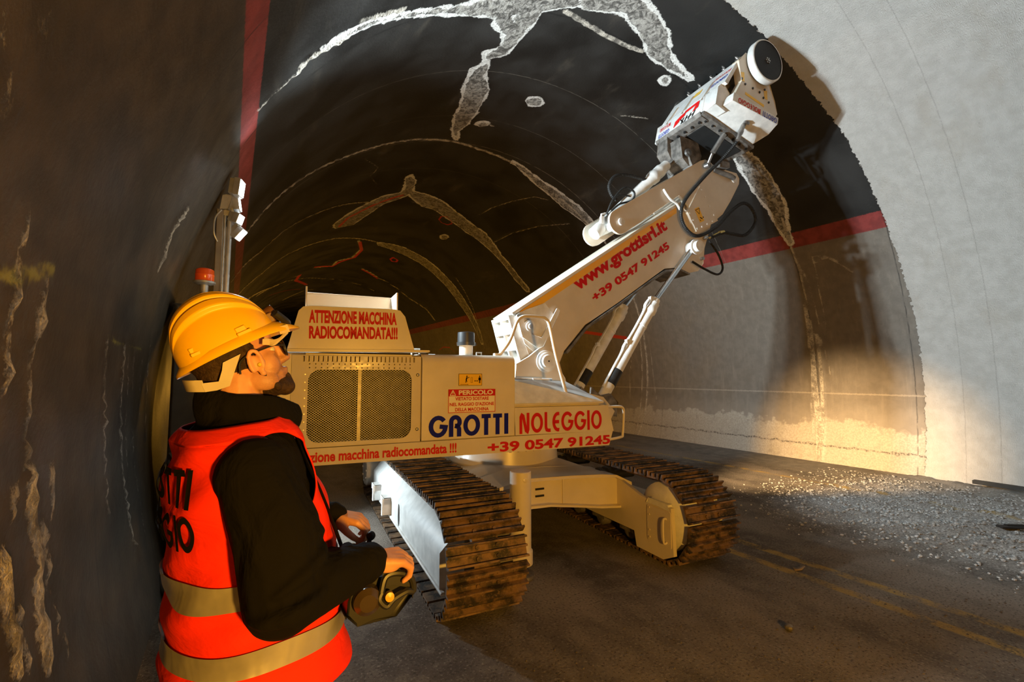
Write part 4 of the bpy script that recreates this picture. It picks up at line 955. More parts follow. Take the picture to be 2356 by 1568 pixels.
m = MB(); m.lathe(U(3.16, .78, 4.96), (-.22, .10, -.55), [(0, .03), (.12, .03), (.13, .037), (.17, .037), (.2, .028), (.27, .026)], 14); m.lathe(U(3.17, .79, 4.965), (.1, -.4, .9), [(-.03, .055), (.0, .055), (.0, .03)], 16); part(m, 'hose_elbow', STEEL)
m = MB(); m.tube([U(2.96, .32, 3.49), U(3.06, .33, 3.55), U(3.16, .33, 3.595)], .014, 8); m.lathe(U(3.14, .33, 3.585), (.9, 0, .25), [(0, .024), (.09, .024)], 8); part(m, 'hose_fitting', simple('brass', (.55, .38, .12), .3, .9))
ribbed([U(*p) for p in ((2.95, .32, 3.45), (3.10, .33, 3.28), (3.18, .33, 3.09), (3.07, .34, 2.985), (2.85, .34, 3.03), (2.62, .33, 3.12))], .016, 'return_hose')
ribbed([U(*p) for p in ((1.62, .02, 3.92), (1.53, .03, 3.98), (1.50, .03, 4.10), (1.60, .03, 4.24), (1.82, .03, 4.29), (2.15, .03, 4.28))], .024, 'tilt_hose')
ribbed([U(*p) for p in ((1.42, .08, 3.68), (1.49, .12, 3.87), (1.66, .14, 4.05), (1.82, .14, 4.02), (1.80, .12, 3.91), (1.60, .12, 3.83), (1.48, .10, 3.73))], .014, 'coiled_hose')
ribbed([U(*p) for p in ((1.44, .04, 3.70), (1.60, .05, 3.95), (1.78, .06, 3.99), (1.86, .06, 3.95))], .012, 'coiled_hose')
m = MB(); m.tube(smoothpath([U(2.17, .31, 4.05), U(2.19, .33, 3.99), U(2.26, .335, 3.92), U(2.36, .335, 3.88), U(2.42, .34, 3.80)], 5), .016, 8)
c0 = Vector(U(2.485, .36, 3.845)); m.tube([c0 + Vector((.055 * math.cos(a), .35 * .055 * math.sin(a), .065 * math.sin(a))) for a in np.linspace(0, 2 * PI, 20, endpoint=False)], .011, 8, closed=True)
part(m, 'hose_hook', PAINTW)
# handrails
m = MB(); m.tube(smoothpath([U(*p) for p in ((-.50, 1.02, 1.765), (-.46, 1.03, 1.80), (-.38, 1.05, 1.92), (-.31, 1.05, 2.09), (-.26, 1.05, 2.135), (-.20, 1.05, 2.145), (-.06, 1.05, 2.145), (-.01, 1.05, 2.13), (.03, 1.05, 2.07), (.10, 1.05, 1.78), (.215, 1.05, 1.40), (.22, 1.06, 1.35), (.17, 1.09, 1.318), (.0, 1.09, 1.315))], 6), .0165, 12)
m.box(U(-.50, 1.02, 1.78), (.05, .05, .03)); part(m, 'handrail', PAINT)
m = MB(); m.tube(smoothpath([U(*p) for p in ((.60, 1.10, 1.285), (.78, 1.10, 1.285), (.835, 1.10, 1.265), (.84, 1.10, 1.20), (.825, 1.10, 1.02), (.80, 1.10, .985), (.62, 1.10, .965))], 6), .0135, 12); part(m, 'grab_rail', PAINT)
# ------------------------------------------------------------------ the operator
PX, PY = 0.04, 1.50
PSI = R(12)
PF = Vector((math.cos(PSI), math.sin(PSI), 0)); PR = Vector((math.sin(PSI), -math.cos(PSI), 0))
MAN = empty('person', (PX, PY, 0))
tag(MAN, 'man in orange vest and yellow helmet holding a remote control, looking up', 'person')
def mb_part(mb, name, mat, parent=MAN, **k): return mb.build(name, mat, parent, loc=((-PX, -PY, 0) if parent is MAN else (0, 0, 0)), **k)
def remesh(o, vox, smooth=4, fac=.5):
    r_ = o.modifiers.new('remesh', 'REMESH'); r_.mode = 'VOXEL'; r_.voxel_size = vox; r_.use_smooth_shade = True
    s_ = o.modifiers.new('smooth', 'SMOOTH'); s_.iterations = smooth; s_.factor = fac
    return o
def T(a, b, z): return Vector((PX, PY, z)) + PF * a + PR * b          # torso frame
LV = [(.70, -.15, .275, .235), (.80, -.148, .270, .240), (.90, -.150, .255, .240), (1.00, -.150, .230, .232), (1.13, -.150, .225, .222), (1.25, -.165, .190, .226), (1.35, -.165, .155, .222), (1.42, -.150, .125, .196), (1.46, -.128, .105, .150), (1.50, -.100, .085, .100)]
def lv(z):
    zs = [l[0] for l in LV]
    return [float(np.interp(z, zs, [l[k] for l in LV])) for k in (1, 2, 3)]
def surf(phi, z, off=0.0):
    """point on the torso; phi = 0 front, 90 right side (towards the camera), 180 back"""
    a0, a1, hw = lv(z); c, s = math.cos(R(phi)), math.sin(R(phi)); e = 2 / 2.5
    am = (a0 + a1) / 2; ha = (a1 - a0) / 2 + off
    wob = .006 * math.sin(z * 31 + phi * .05) * math.sin(R(phi * 3)) + .004 * math.sin(z * 55 + R(phi * 5))
    x = math.copysign(abs(c) ** e, c) * (ha + wob); y = math.copysign(abs(s) ** e, s) * (hw + off + wob)
    return T(am + x, y, z)
def skin_mat():
    n = NT('skin'); P = n.pos()
    c = n.mix(n.step(n.noise(18, 5, P), .35, .65), (.60, .28, .15), (.70, .36, .20))
    dv = n.new('ShaderNodeVectorMath', operation='DISTANCE'); n.L.new(P, dv.inputs[0]); dv.inputs[1].default_value = (.128, 1.50, 1.585)
    c = n.mix(n.math('MULTIPLY', n.step(dv.outputs['Value'], .105, .055), n.math('ADD', n.math('MULTIPLY', n.noise(240, 3, P), .7), .15)), c, (.16, .085, .05))
    n.b.inputs['Subsurface Weight'].default_value = .08; n.b.inputs['Subsurface Radius'].default_value = (.01, .004, .002)
    n.bump(n.noise(180, 3, P), .12, .002)
    return n.fin(c, .48, 0, .4)
SKIN = skin_mat()
HAIRM = simple('dark_brown_hair', (.055, .030, .016), .7, 0, 60, .5, .3, .8, 160)
def cloth(name, col, rough=.85, amt=.5, scale=5, stretch=(1, 1, 1), fine=.25, sheen=.2, spec=.25):
    n = NT(name); P = n.pos()
    c = n.mix(n.step(n.noise(4, 5, P), .3, .7), tuple(q * .82 for q in col), col)
    h = n.math('ADD', n.noise(scale, 4, P, .5, stretch, .6), n.math('MULTIPLY', n.noise(320, 2, P), fine * .06))
    n.bump(h, amt, .035)
    n.b.inputs['Sheen Weight'].default_value = sheen; n.b.inputs['Sheen Roughness'].default_value = .6
    return n.fin(c, rough, 0, spec)
FLEECE = cloth('black_fleece', (.0070, .0066, .0062), .95, .9, 9, (1, 1, .6), sheen=.0, spec=.12)
VESTM = cloth('orange_vest_cloth', (1.0, .030, .004), .8, .45, 6, (1, 1, 1.6), sheen=.0)
TROUS = cloth('dark_work_trousers', (.028, .028, .032), .85, .5, 7)
# head frame, tilted back
HT = R(20); Hc = Vector((.015, 1.50, 1.652))
HF = Vector((math.cos(HT), 0, math.sin(HT))); HU = Vector((-math.sin(HT), 0, math.cos(HT))); HR = Vector((0, -1, 0))
HM = Matrix((HF, -HR, HU)).transposed()
def Hd(f, r, u): return Hc + HF * f + HR * r + HU * u
m = MB()
def he(c, rad, rot=None): m.ell(Hd(*c), rad, HM if rot is None else HM @ rot, 18, 12)
he((-.012, 0, .03), (.098, .076, .098)); he((.040, 0, -.040), (.058, .058, .082)); he((-.03, 0, -.03), (.06, .062, .07))
he((.056, 0, -.100), (.044, .046, .034)); he((.086, 0, -.116), (.024, .026, .022)); he((.086, 0, .014), (.016, .050, .013)); he((.070, 0, .05), (.03, .055, .04))
m.cap(Hd(.096, 0, .002), Hd(.117, 0, -.040), .009, .0125); he((.112, .010, -.043), (.013, .008, .009)); he((.112, -.010, -.043), (.013, .008, .009)); he((.100, 0, -.047), (.016, .014, .010))
he((.100, 0, -.072), (.012, .024, .0065)); he((.097, 0, -.083), (.012, .021, .007)); he((.088, 0, -.078), (.014, .034, .018))
for s in (1, -1):
    he((.062, .040 * s, -.048), (.032, .022, .036)); he((.040, .050 * s, -.085), (.038, .014, .030), Matrix.Rotation(R(25), 3, 'Y'))
    he((.082, .030 * s, .002), (.013, .016, .007)); he((.081, .031 * s, -.018), (.012, .015, .006))
    ro = Matrix.Rotation(R(-12), 3, 'Y')
    # ear: cup, rim, lobe
    he((.036, .073 * s, -.034), (.014, .010, .026), ro)
    m.tube([Hd(.044 + .0155 * math.cos(a) - .010, (.082 + .004 * math.sin(a)) * s, -.032 + .034 * math.sin(a)) for a in np.linspace(-.6, PI + .9, 16)], .0062, 8)
    m.ell(Hd(.042, .079 * s, -.064), (.009, .006, .011), HM); m.ell(Hd(.052, .076 * s, -.036), (.006, .006, .009), HM)
m.cap(Hd(-.015, 0, -.05), T(-.01, 0, 1.40), .062, .070)
# trunk, legs
m.ell(T(.0, 0, 1.25), (.12, .17, .20)); m.ell(T(.04, 0, 1.05), (.13, .155, .16)); m.ell(T(.05, 0, .90), (.13, .165, .14))
m.cap(T(-.01, .15, 1.38), T(-.01, -.15, 1.38), .065, .065)
for s in (1, -1):
    m.cap(T(.05, .10 * s, .88), T(.06, .115 * s, .50), .085, .058); m.cap(T(.06, .115 * s, .50), T(.03, .125 * s, .10), .058, .04); m.cap(T(.02, .125 * s, .06), T(.15, .14 * s, .05), .04, .035)
# right arm and hand (near the camera); the fingers bend over the stick
SH_R, EL_R, WR_R = Vector((.060, 1.275, 1.365)), Vector((.125, 1.215, 1.085)), Vector((.352, 1.282, 1.100))
SH_L, EL_L, WR_L = T(.0, -.215, 1.365), T(.12, -.27, 1.06), Vector((.325, 1.655, 1.125))
for a, b, c in ((SH_R, EL_R, WR_R), (SH_L, EL_L, WR_L)):
    m.cap(a, b, .052, .042); m.cap(b, c, .042, .027)
def hand(w, f, side_, up):
    """w wrist, f forward, side_ towards the little finger, up back of the hand"""
    f = Vector(f).normalized(); up = Vector(up).normalized(); s_ = Vector(side_).normalized()
    def q(a, b, c): return w + f * a + s_ * b + up * c
    for b in (-.028, -.010, .010, .027): m.cap(q(.005, b * .6, 0), q(.072, b, .004), .0165, .0125)
    m.ell(q(.040, 0, .0), (.044, .036, .016), Matrix((f, s_, up)).transposed())
    m.ell(q(.035, .022, -.010), (.034, .014, .016), Matrix((f, s_, up)).transposed())
    for b, l, d in ((-.030, .92, .000), (-.010, 1.0, .004), (.010, .95, .0), (.028, .82, -.004)):
        k = q(.075 + d, b, .004); p1 = q(.075 + d + .034 * l, b * 1.06, -.014 * l); p2 = q(.075 + d + .036 * l, b * 1.05, -.044 * l); p3 = q(.075 + d + .020 * l, b, -.062 * l)
        m.cap(k, p1, .0108, .0098, 12); m.cap(p1, p2, .0098, .0088, 12); m.cap(p2, p3, .0088, .0076, 12); m.ell(k, (.0118,) * 3)
    t0 = q(.018, -.030, -.008); t1 = q(.052, -.048, -.022); t2 = q(.078, -.044, -.036); t3 = q(.096, -.032, -.046)
    m.cap(t0, t1, .016, .012, 12); m.cap(t1, t2, .012, .0105, 12); m.cap(t2, t3, .0105, .008, 12)
hand(WR_R, (.97, .05, -.16), (.05, -.96, -.25), (.16, -.22, .95))
hand(WR_L, (.85, -.40, -.25), (.4, .9, .1), (.25, .0, .97))
body = mb_part(m, 'body', SKIN, sharp=0); remesh(body, .0042, 3, .5)
# beard and hair
m = MB()
he((.062, 0, -.112), (.046, .049, .030)); he((.088, 0, -.124), (.027, .030, .025))
for s in (1, -1): m.cap(Hd(.038, .060 * s, -.060), Hd(.066, .046 * s, -.112), .006, .012)
m.cap(Hd(.100, .0, -.094), Hd(.100, 0, -.112), .012, .014)
b = mb_part(m, 'beard', HAIRM, body, sharp=0); remesh(b, .004, 2)
m = MB(); he((-.022, 0, .018), (.098, .083, .088)); he((-.058, 0, -.035), (.052, .066, .060))
for s in (1, -1): m.cap(Hd(.020, .073 * s, .045), Hd(.028, .070 * s, .000), .016, .010)
b = mb_part(m, 'hair', HAIRM, body, sharp=0); remesh(b, .004, 2)
m = MB()
for s in (1, -1): m.lathe(Hd(.041, .076 * s, -.040), HR * s, [(0, .008), (.006, .007), (.010, .004)], 12)
mb_part(m, 'ear_plug', simple('yellow_foam', (.80, .62, .05), .7), MAN)
m = MB()
for s in (1, -1): m.ell(Hd(.0845, .029 * s, -.008), (.0095,) * 3)
mb_part(m, 'eye', simple('eye_white', (.75, .72, .68), .2), MAN)
# glasses
m = MB()
for s in (1, -1):
    m.tube([Hd(.119 - .010 * abs(math.cos(a)) * .3, (.032 + .026 * math.cos(a)) * s, -.016 + .020 * math.sin(a)) for a in np.linspace(0, 2 * PI, 22, endpoint=False)], .0026, 8, closed=True)
    m.tube(smoothpath([Hd(.116, .058 * s, -.008), Hd(.090, .070 * s, .000), Hd(.050, .079 * s, -.003), Hd(.020, .083 * s, -.008), Hd(-.002, .084 * s, -.022), Hd(-.010, .083 * s, -.050)], 5), .0027, 8)
m.tube([Hd(.119, .007, -.010), Hd(.122, 0, -.007), Hd(.119, -.007, -.010)], .0026, 8)
gl = mb_part(m, 'glasses', BLACK)
g = NT('clear_lens'); g.b.inputs['Transmission Weight'].default_value = .9; LENS = g.fin((.55, .57, .6), .02)
m = MB()
for s in (1, -1): m.lathe(Hd(.1175, .032 * s, -.016), HF, [(0, 0), (0, .024), (.002, .0235), (.003, 0)], 22, caps=False)
m.build('lens', LENS, gl)
# jacket
m = MB()
V = []; F = []; zs = np.linspace(.84, 1.50, 22); nph = 40
for z in zs:
    for k in range(nph): V.append(surf(360 * k / nph, z, -.012))
for j in range(len(zs) - 1):
    for k in range(nph): l = (k + 1) % nph; F.append((j * nph + k, j * nph + l, (j + 1) * nph + l, (j + 1) * nph + k))
F += [tuple(range(nph))[::-1], tuple(range((len(zs) - 1) * nph, len(zs) * nph))]
m.add(V, F)
def sleeve(a, b, c, mid):
    m.ell(a + Vector((0, 0, -.005)), (.088, .080, .085)); m.cap(a, a.lerp(b, .5) + mid, .084, .096); m.cap(a.lerp(b, .5) + mid, b, .096, .088)
    m.ell(b + Vector((.0, 0, -.012)), (.082, .075, .078)); m.cap(b + Vector((.03, .0, .005)), b.lerp(c, .55), .080, .066); m.cap(b.lerp(c, .55), b.lerp(c, .93), .066, .049)
    d = (c - b).normalized(); x, y, _ = frame(d)
    for t, rr in ((.90, .053), (.95, .045), (1.0, .044)):
        p = b.lerp(c, t); m.tube([p + (x * math.cos(q) + y * math.sin(q)) * rr * .82 for q in np.linspace(0, 2 * PI, 18, endpoint=False)], .012, 8, closed=True)
    m.cap(b.lerp(c, .88), b.lerp(c, .985), .046, .040)
    # folds at the bend of the arm
    for k_ in range(6):
        t = .10 + .12 * k_; p = b.lerp(c, t); rr = .078 - .026 * t
        m.tube([p + d * (.02 * math.sin(q * 1.0 + k_) + .03 * math.cos(q)) + (x * math.cos(q) + y * math.sin(q)) * rr for q in np.linspace(-1.9 + .3 * (k_ % 2), 1.5, 16)], [.004 + .015 * math.sin(PI * i / 15) for i in range(16)], 7)
    d2 = (b - a).normalized(); x2, y2, _ = frame(d2)
    for k_ in range(4):
        t = .55 + .14 * k_; p = a.lerp(b, t) + mid * (1 - abs(t - .5)); rr = .088
        m.tube([p + d2 * (.03 * math.cos(q + k_)) + (x2 * math.cos(q) + y2 * math.sin(q)) * rr for q in np.linspace(-1.2 + k_, 1.6 + k_, 16)], [.004 + .015 * math.sin(PI * i / 15) for i in range(16)], 7)
sleeve(SH_R, EL_R, WR_R, Vector((.018, -.012, .0))); sleeve(SH_L, EL_L, WR_L, Vector((0, .01, 0)))
# stand-up collar
ring = [(-.062, .1, 1.485), (-.058, .1, 1.545)]
def collar(z0, z1, grow):
    P = []
    for a in np.linspace(0, 2 * PI, 36, endpoint=False):
        c, s = math.cos(a), math.sin(a)
        P.append((Vector((.052 + (.108 + grow) * c, 1.50 - (.086 + grow) * s, 0)), c))
    return P
for lev in range(7):
    t = lev / 6
    m.tube([p + Vector((.010 * t * c, 0, (1.437 + .012 * (1 - c)) + t * (.087 - .022 * c + .010 * math.sin(3 * c)))) for p, c in collar(0, 0, .012 * math.sin(PI * t))], .0125, 8, closed=True)
m.ell((.045, 1.50, 1.448), (.105, .092, .05))
jk_ = mb_part(m, 'jacket', FLEECE, sharp=0); remesh(jk_, .0065, 4, .5)
# vest: open shell with arm holes
def in_hole(p):
    for s in (1, -1):
        q = p - Vector((PX, PY, 0)); a = q.dot(PF); b_ = q.dot(PR) * s
        if b_ > .125 and ((a - .035 + .25 * (1.33 - p.z) * 0) / .110) ** 2 + ((p.z - 1.335) / .118) ** 2 < 1: return True
    return False
m = MB(); V = []; F = []; nph = 240; zs = np.linspace(.795, 1.478, 130)
for z in zs:
    for k in range(nph): V.append(surf(360 * k / nph, z + (.018 * math.cos(R(360 * k / nph)) if z > 1.44 else 0), .010 + .004 * math.sin(z * 40)))
for j in range(len(zs) - 1):
    for k in range(nph):
        l = (k + 1) % nph; q = (j * nph + k, j * nph + l, (j + 1) * nph + l, (j + 1) * nph + k)
        ce = sum((V[i] for i in q), Vector()) / 4
        ph = 360 * (k + .5) / nph
        neck = ce.z > 1.40 and (ph < 38 or ph > 322) and ce.z > 1.40 + .0018 * min(ph, 360 - ph)
        if not in_hole(ce) and not neck: F.append(q)
m.add(V, F)
from collections import defaultdict
cnt = defaultdict(int)
for f in m.f:
    for a, b in zip(f, f[1:] + f[:1]): cnt[(min(a, b), max(a, b))] += 1
nb = defaultdict(list)
for (a, b), c in cnt.items():
    if c == 1: nb[a].append(b); nb[b].append(a)
for it in range(24):                                                # even out the cut edges
    new = {}
    for k, l in nb.items():
        if len(l) == 2: new[k] = (Vector(m.v[k]) + (Vector(m.v[l[0]]) + Vector(m.v[l[1]])) * .5) * .5
    for k, p in new.items(): m.v[k] = tuple(p)
ve = mb_part(m, 'vest', VESTM, sharp=0)
ve.data.polygons.foreach_set('use_smooth', [True] * len(ve.data.polygons))
so = ve.modifiers.new('solid', 'SOLIDIFY'); so.thickness = .004; so.offset = 1
def stripe_mat():
    n = NT('silver_reflective_strip'); P = n.pos()
    n.bump(n.noise(9, 3, P, .5, (1, 1, .4)), .35, .03)
    return n.fin(n.mix(n.step(n.noise(6, 4, P), .35, .65), (.42, .40, .36), (.60, .57, .50)), .30, .55, .5)
STRIP = stripe_mat()
for za, zb in ((1.058, 1.118), (.910, .968)):
    m = MB(); V = []; F = []
    for k in range(120):
        for t in (0, .33, .66, 1):
            z = za + (zb - za) * t - .008; V.append(surf(3 * k, z, .0165 + .004 * math.sin(z * 40)))
    for k in range(120):
        l = (k + 1) % 120
        for t in range(3): F.append((k * 4 + t, l * 4 + t, l * 4 + t + 1, k * 4 + t + 1))
    m.add(V, F); o = m.build('reflective_strip', STRIP, ve, sharp=0); o.data.polygons.foreach_set('use_smooth', [True] * len(o.data.polygons))
m = MB()
def back_fn(w, zt):
    return lambda x, y: surf(183 + (w / 2 - x) / .34 * 88, zt + y, .0190)
logo_into(m, 'GROTTI', back_fn(.34, 1.290), .34, .088, hw=.09); logo_into(m, 'NOLEGGIO', back_fn(.36, 1.190), .36, .085, hw=.085, gap=.07)
m.build('back_lettering', INK, ve, sharp=0)
# trousers and boots
m = MB(); m.ell(T(.055, 0, .88), (.165, .195, .13))
for s in (1, -1):
    m.cap(T(.05, .10 * s, .86), T(.07, .118 * s, .50), .108, .082); m.cap(T(.07, .118 * s, .50), T(.035, .128 * s, .12), .082, .072)
o = mb_part(m, 'trousers', TROUS, sharp=0); remesh(o, .009, 3)
for s in (1, -1):
    m = MB(); m.cap(T(.03, .128 * s, .16), T(.03, .13 * s, .06), .062, .06); m.cap(T(.0, .13 * s, .055), T(.17, .145 * s, .048), .052, .046); m.box(T(.08, .137 * s, .012), (.30, .105, .024), Matrix.Rotation(PSI, 3, 'Z'))
    o = mb_part(m, 'boot', simple('brown_boot_leather', (.10, .06, .035), .6), sharp=0); remesh(o, .006, 3)
# helmet
KT = R(29.6); Kc = Vector((.011, 1.50, 1.684))
KF = Vector((math.cos(KT), 0, math.sin(KT))); KU = Vector((-math.sin(KT), 0, math.cos(KT)))
def Kp(f, r, u): return Kc + KF * f + HR * r + KU * u
def helm_mat():
    n = NT('yellow_helmet_plastic'); n.bump(n.noise(200, 2, n.pos()), .05, .002)
    return n.fin((.98, .55, .004), .36, 0, .4)
HELM = helm_mat()
def ridge(ph):
    """raised bands running front to back over the crown, ph = angle from the crown"""
    a = abs(ph); h = 0.0
    for c, w, k in ((0, 6.5, .015), (21, 5, .0145), (40, 5, .014)):
        d = abs(a - c); h = max(h, k * (1 - min(1, max(0, (d - w) / 2.6))))
    return h
m = MB(); V = []; F = []; NL, NP = 60, 180
# meridians through front and back poles so that the bands converge there
for i in range(NL + 1):
    lat = -90 + 180 * i / NL
    for k in range(NP + 1):
        ph = -90 + 180 * k / NP
        cl = math.cos(R(lat)); sl_ = math.sin(R(lat))
        r0 = 1.0
        f = (.122 if sl_ > 0 else .134) * math.copysign(abs(sl_) ** .95, sl_); ra = cl ** .82 if cl > 0 else 0
        hgt = .142 + .004 * math.cos(R(lat)); wid = .113
        d = ridge(ph) * min(1, max(0, (cl - .28) / .35)) 
        V.append(Kp(f - .010, (wid + d) * ra * math.sin(R(ph)), (hgt + d * 1.2) * ra * math.cos(R(ph)) * (1 - .10 * max(0, sl_)) ))
for i in range(NL):
    for k in range(NP):
        q = i * (NP + 1) + k; F.append((q, q + 1, q + NP + 2, q + NP + 1))
m.add(V, F)
he_ = mb_part(m, 'helmet', HELM, sharp=0); he_.data.polygons.foreach_set('use_smooth', [True] * len(he_.data.polygons))
so = he_.modifiers.new('solid', 'SOLIDIFY'); so.thickness = .004; so.offset = -1
# brim
m = MB(); V = []; F = []; n = 72
for k in range(n):
    a = 2 * PI * k / n; c, s = math.cos(a), math.sin(a)
    bi = (.124 * c - .006, .106 * s); ext = .012 + .026 * max(0, c) ** 3 + .012 * max(0, -c) ** 3
    bo_ = (.133 * c - .004 + ext * c, .113 * s + ext * s * .9)
    dz_b = -.010 - .018 * max(0, c) ** 4 - .006 * max(0, -c) ** 2
    for f, r, u in ((bi[0], bi[1], .016), (.134 * c - .006, .117 * s, .010), (bo_[0], bo_[1], dz_b + .004), (bo_[0] + .001 * c, bo_[1], dz_b - .003), (bo_[0] - .004 * c, bo_[1] - .004 * s, dz_b - .003), (.126 * c - .006, .109 * s, .0)):
        V.append(Kp(f, r, u))
for k in range(n):
    l = (k + 1) % n
    for t in range(6): F.append((k * 6 + t, l * 6 + t, l * 6 + (t + 1) % 6, k * 6 + (t + 1) % 6))
m.add(V, F); m.build('brim', HELM, he_, sharp=50)
for f, ang in ((-.085, 0), (.028, 0)):
    m = MB(); s0 = math.sqrt(max(0, 1 - (f / .137) ** 2)) * .113
    M_ = Matrix((KF, -HR, KU)).transposed()
    m.box(Kp(f, s0 + .004, .016), (.036, .012, .010), M_); m.box(Kp(f - .004, s0 - .002, .027), (.026, .010, .016), M_)
    m.build('clip_slot', HELM, he_, bevel=.002)
STRAPW = simple('cream_plastic_band', (.62, .54, .40), .5)
m = MB()
P = [(-.063, 1.578), (-.053, 1.556), (-.028, 1.560), (.0, 1.571), (.021, 1.656), (-.018, 1.632), (-.019, 1.612), (-.025, 1.583)]
m.prism(P, 1.412, 1.418, 'y'); m.prism(P, 1.582, 1.588, 'y')
V = []; F = []
for k in range(15):
    t = PI * k / 14; x = -.058 - .045 * math.sin(t) ** .7; y = 1.50 - .0855 * math.cos(t)
    V += [(x + .004, y, 1.556), (x - .006, y, 1.585), (x - .003, y, 1.586), (x + .007, y, 1.556)]
for k in range(14):
    for t in range(4): F.append((k * 4 + t, k * 4 + (t + 1) % 4, k * 4 + 4 + (t + 1) % 4, k * 4 + 4 + t))
m.add(V, F); m.build('nape_band', STRAPW, he_, sharp=30)
m = MB(); m.lathe(Vector((.078, 1.50, 1.765)), KF + HR * .12 + KU * .15, [(0, 0), (0, .020), (.02, .024), (.035, .024), (.036, .0)], 20, caps=False); m.box(Vector((.085, 1.475, 1.760)), (.032, .03, .03), Matrix((KF, -HR, KU)).transposed()); la = m.build('head_torch', simple('brown_torch', (.16, .07, .03), .4), he_, bevel=.003)
m = MB()
for k_ in range(3):
    m.tube(smoothpath([(.076 + .004 * k_, 1.42 + .004 * k_, 1.700 - .006 * k_), (.098, 1.414, 1.694 - .005 * k_), (.117, 1.418, 1.703), (.128 + .002 * k_, 1.428, 1.720)], 5), .0045, 6)
m.box((.123, 1.426, 1.728), (.026, .010, .022), Matrix.Rotation(R(-20), 3, 'Y')); m.box((.080, 1.415, 1.690), (.018, .006, .016)); m.build('goggle_strap', simple('pale_elastic', (.70, .58, .40), .7), he_)
m = MB(); m.tube(smoothpath([(.10, 1.44, 1.775), (.128, 1.46, 1.757), (.138, 1.50, 1.752), (.128, 1.54, 1.757)], 5), .011, 8); m.build('goggles', BLACK, he_)

# ------------------------------------------------------------------ radio remote control, held at the waist
RCX, RCY, RCZ = .375, 1.43, .985
RC = empty('remote_control', (RCX, RCY, RCZ - .06))
tag(RC, "black radio remote control with a yellow button held in the man's hands", 'remote control')
def rc(mb, name, mat, **k): return mb.build(name, mat, RC, loc=(-RCX, -RCY, -(RCZ - .06)), **k)
m = MB(); m.prism([(.285, .965), (.32, .935), (.42, .930), (.465, .975), (.462, 1.005), (.40, 1.035), (.31, 1.030), (.287, 1.0)], 1.30, 1.60, 'y'); rc(m, 'case', BLACK, bevel=.012)
m = MB(); m.lathe((.335, 1.265, .995), (.10, 1.0, 0), [(0, 0), (.0, .022), (.012, .036), (.05, .040), (.36, .040), (.37, .03), (.375, 0)], 24, caps=False); rc(m, 'grip_bar', simple('glossy_dark_plastic', (.06, .042, .026), .18))
m = MB(); m.tube(smoothpath([(.372, 1.275, 1.012), (.366, 1.272, .995), (.385, 1.270, .975), (.405, 1.270, .990), (.44, 1.272, 1.000), (.462, 1.275, .996), (.455, 1.28, 1.03), (.42, 1.28, 1.050), (.385, 1.28, 1.048), (.372, 1.275, 1.012)], 5), .009, 8, closed=True); m.prism([(.376, 1.062), (.424, 1.060), (.462, 1.000), (.405, 1.022), (.374, 1.020)], 1.28, 1.36, 'y'); rc(m, 'guard_frame', BLACK, bevel=.003)
m = MB(); m.lathe((.393, 1.278, .997), (-.1, -1, .15), [(0, .013), (.016, .012), (.018, 0)], 18, caps=False); rc(m, 'push_button', simple('yellow_button', (.95, .50, .03), .35))
m = MB()
for y in (1.32, 1.56): m.cyl((.40, y, 1.02), (.415, y, 1.066), .009, .007, 12); m.ell((.416, y, 1.07), (.015,) * 3)
rc(m, 'joystick', RUBBER)
m = MB(); m.tube(smoothpath([(.30, 1.315, 1.02), (.29, 1.33, 1.09), (.262, 1.36, 1.18), (.225, 1.385, 1.28), (.19, 1.41, 1.36), (.165, 1.43, 1.43)], 6), .017, 8, flat=.25); m.tube(smoothpath([(.31, 1.585, 1.02), (.30, 1.60, 1.10), (.27, 1.61, 1.20), (.22, 1.60, 1.32), (.165, 1.575, 1.43)], 6), .017, 8, flat=.25); rc(m, 'neck_strap', FLEECE)

# ------------------------------------------------------------------ cabinet with beacon and lamp mast by the left wall
GREYP = simple('dull_beige_steel', (.17, .145, .11), .6, 0, 5, .3)
GALV = simple('galvanised_steel', (.46, .46, .45), .4, .6, 12, .25)
CB = empty('equipment_cabinet', (-.16, 4.85, 0)); tag(CB, 'tall beige steel cabinet against the left wall behind the man', 'cabinet')
def cb(mb, name, mat, **k): return mb.build(name, mat, CB, loc=(.16, -4.85, 0), **k)
m = MB(); m.prism([(-.40, 4.48), (.10, 4.48), (.10, 5.25), (-.37, 5.25)], .46, 2.17, 'z'); cb(m, 'body', GREYP, bevel=.02)
m = MB(); m.prism([(-.37, 4.46), (.10, 4.46), (.10, 4.52), (-.37, 4.52)], 1.02, 1.035, 'z'); m.box2((-.385, 4.462, .72), (.10, 4.48, 1.00)); cb(m, 'service_panel', GREYP, bevel=.004)
m = MB(); m.box2((-.33, 4.52, .0), (.08, 5.2, .46)); cb(m, 'plinth', GREYP)
m = MB(); m.lathe((-.31, 4.48, 2.10), (0, -1, 0), [(0, .062), (.012, .06), (.014, .035), (.022, .033), (.022, 0)], 24, caps=False); cb(m, 'round_plug', GREYP)
m = MB(); m.tube(smoothpath([(-.26, 4.52, 2.17), (-.22, 4.52, 2.28), (-.20, 4.52, 2.22), (-.21, 4.52, 2.17)], 5), .012, 8); cb(m, 'lifting_eye', GALV)
m = MB(); m.cyl((-.215, 4.56, 2.172), (-.215, 4.56, 2.36), .030, n=18); m.lathe((-.215, 4.56, 2.35), (0, 0, 1), [(0, .04), (.015, .080), (.03, .080), (.03, 0)], 28, caps=False)
bk = empty('warning_beacon', (-.215, 4.56, 2.17)); tag(bk, 'orange warning beacon on a short post on top of the cabinet', 'beacon')
m.build('post', GALV, bk, loc=(.215, -4.56, -2.17))
g = NT('orange_lens'); g.b.inputs['Transmission Weight'].default_value = .25; ORG = g.fin((.95, .13, .015), .2)
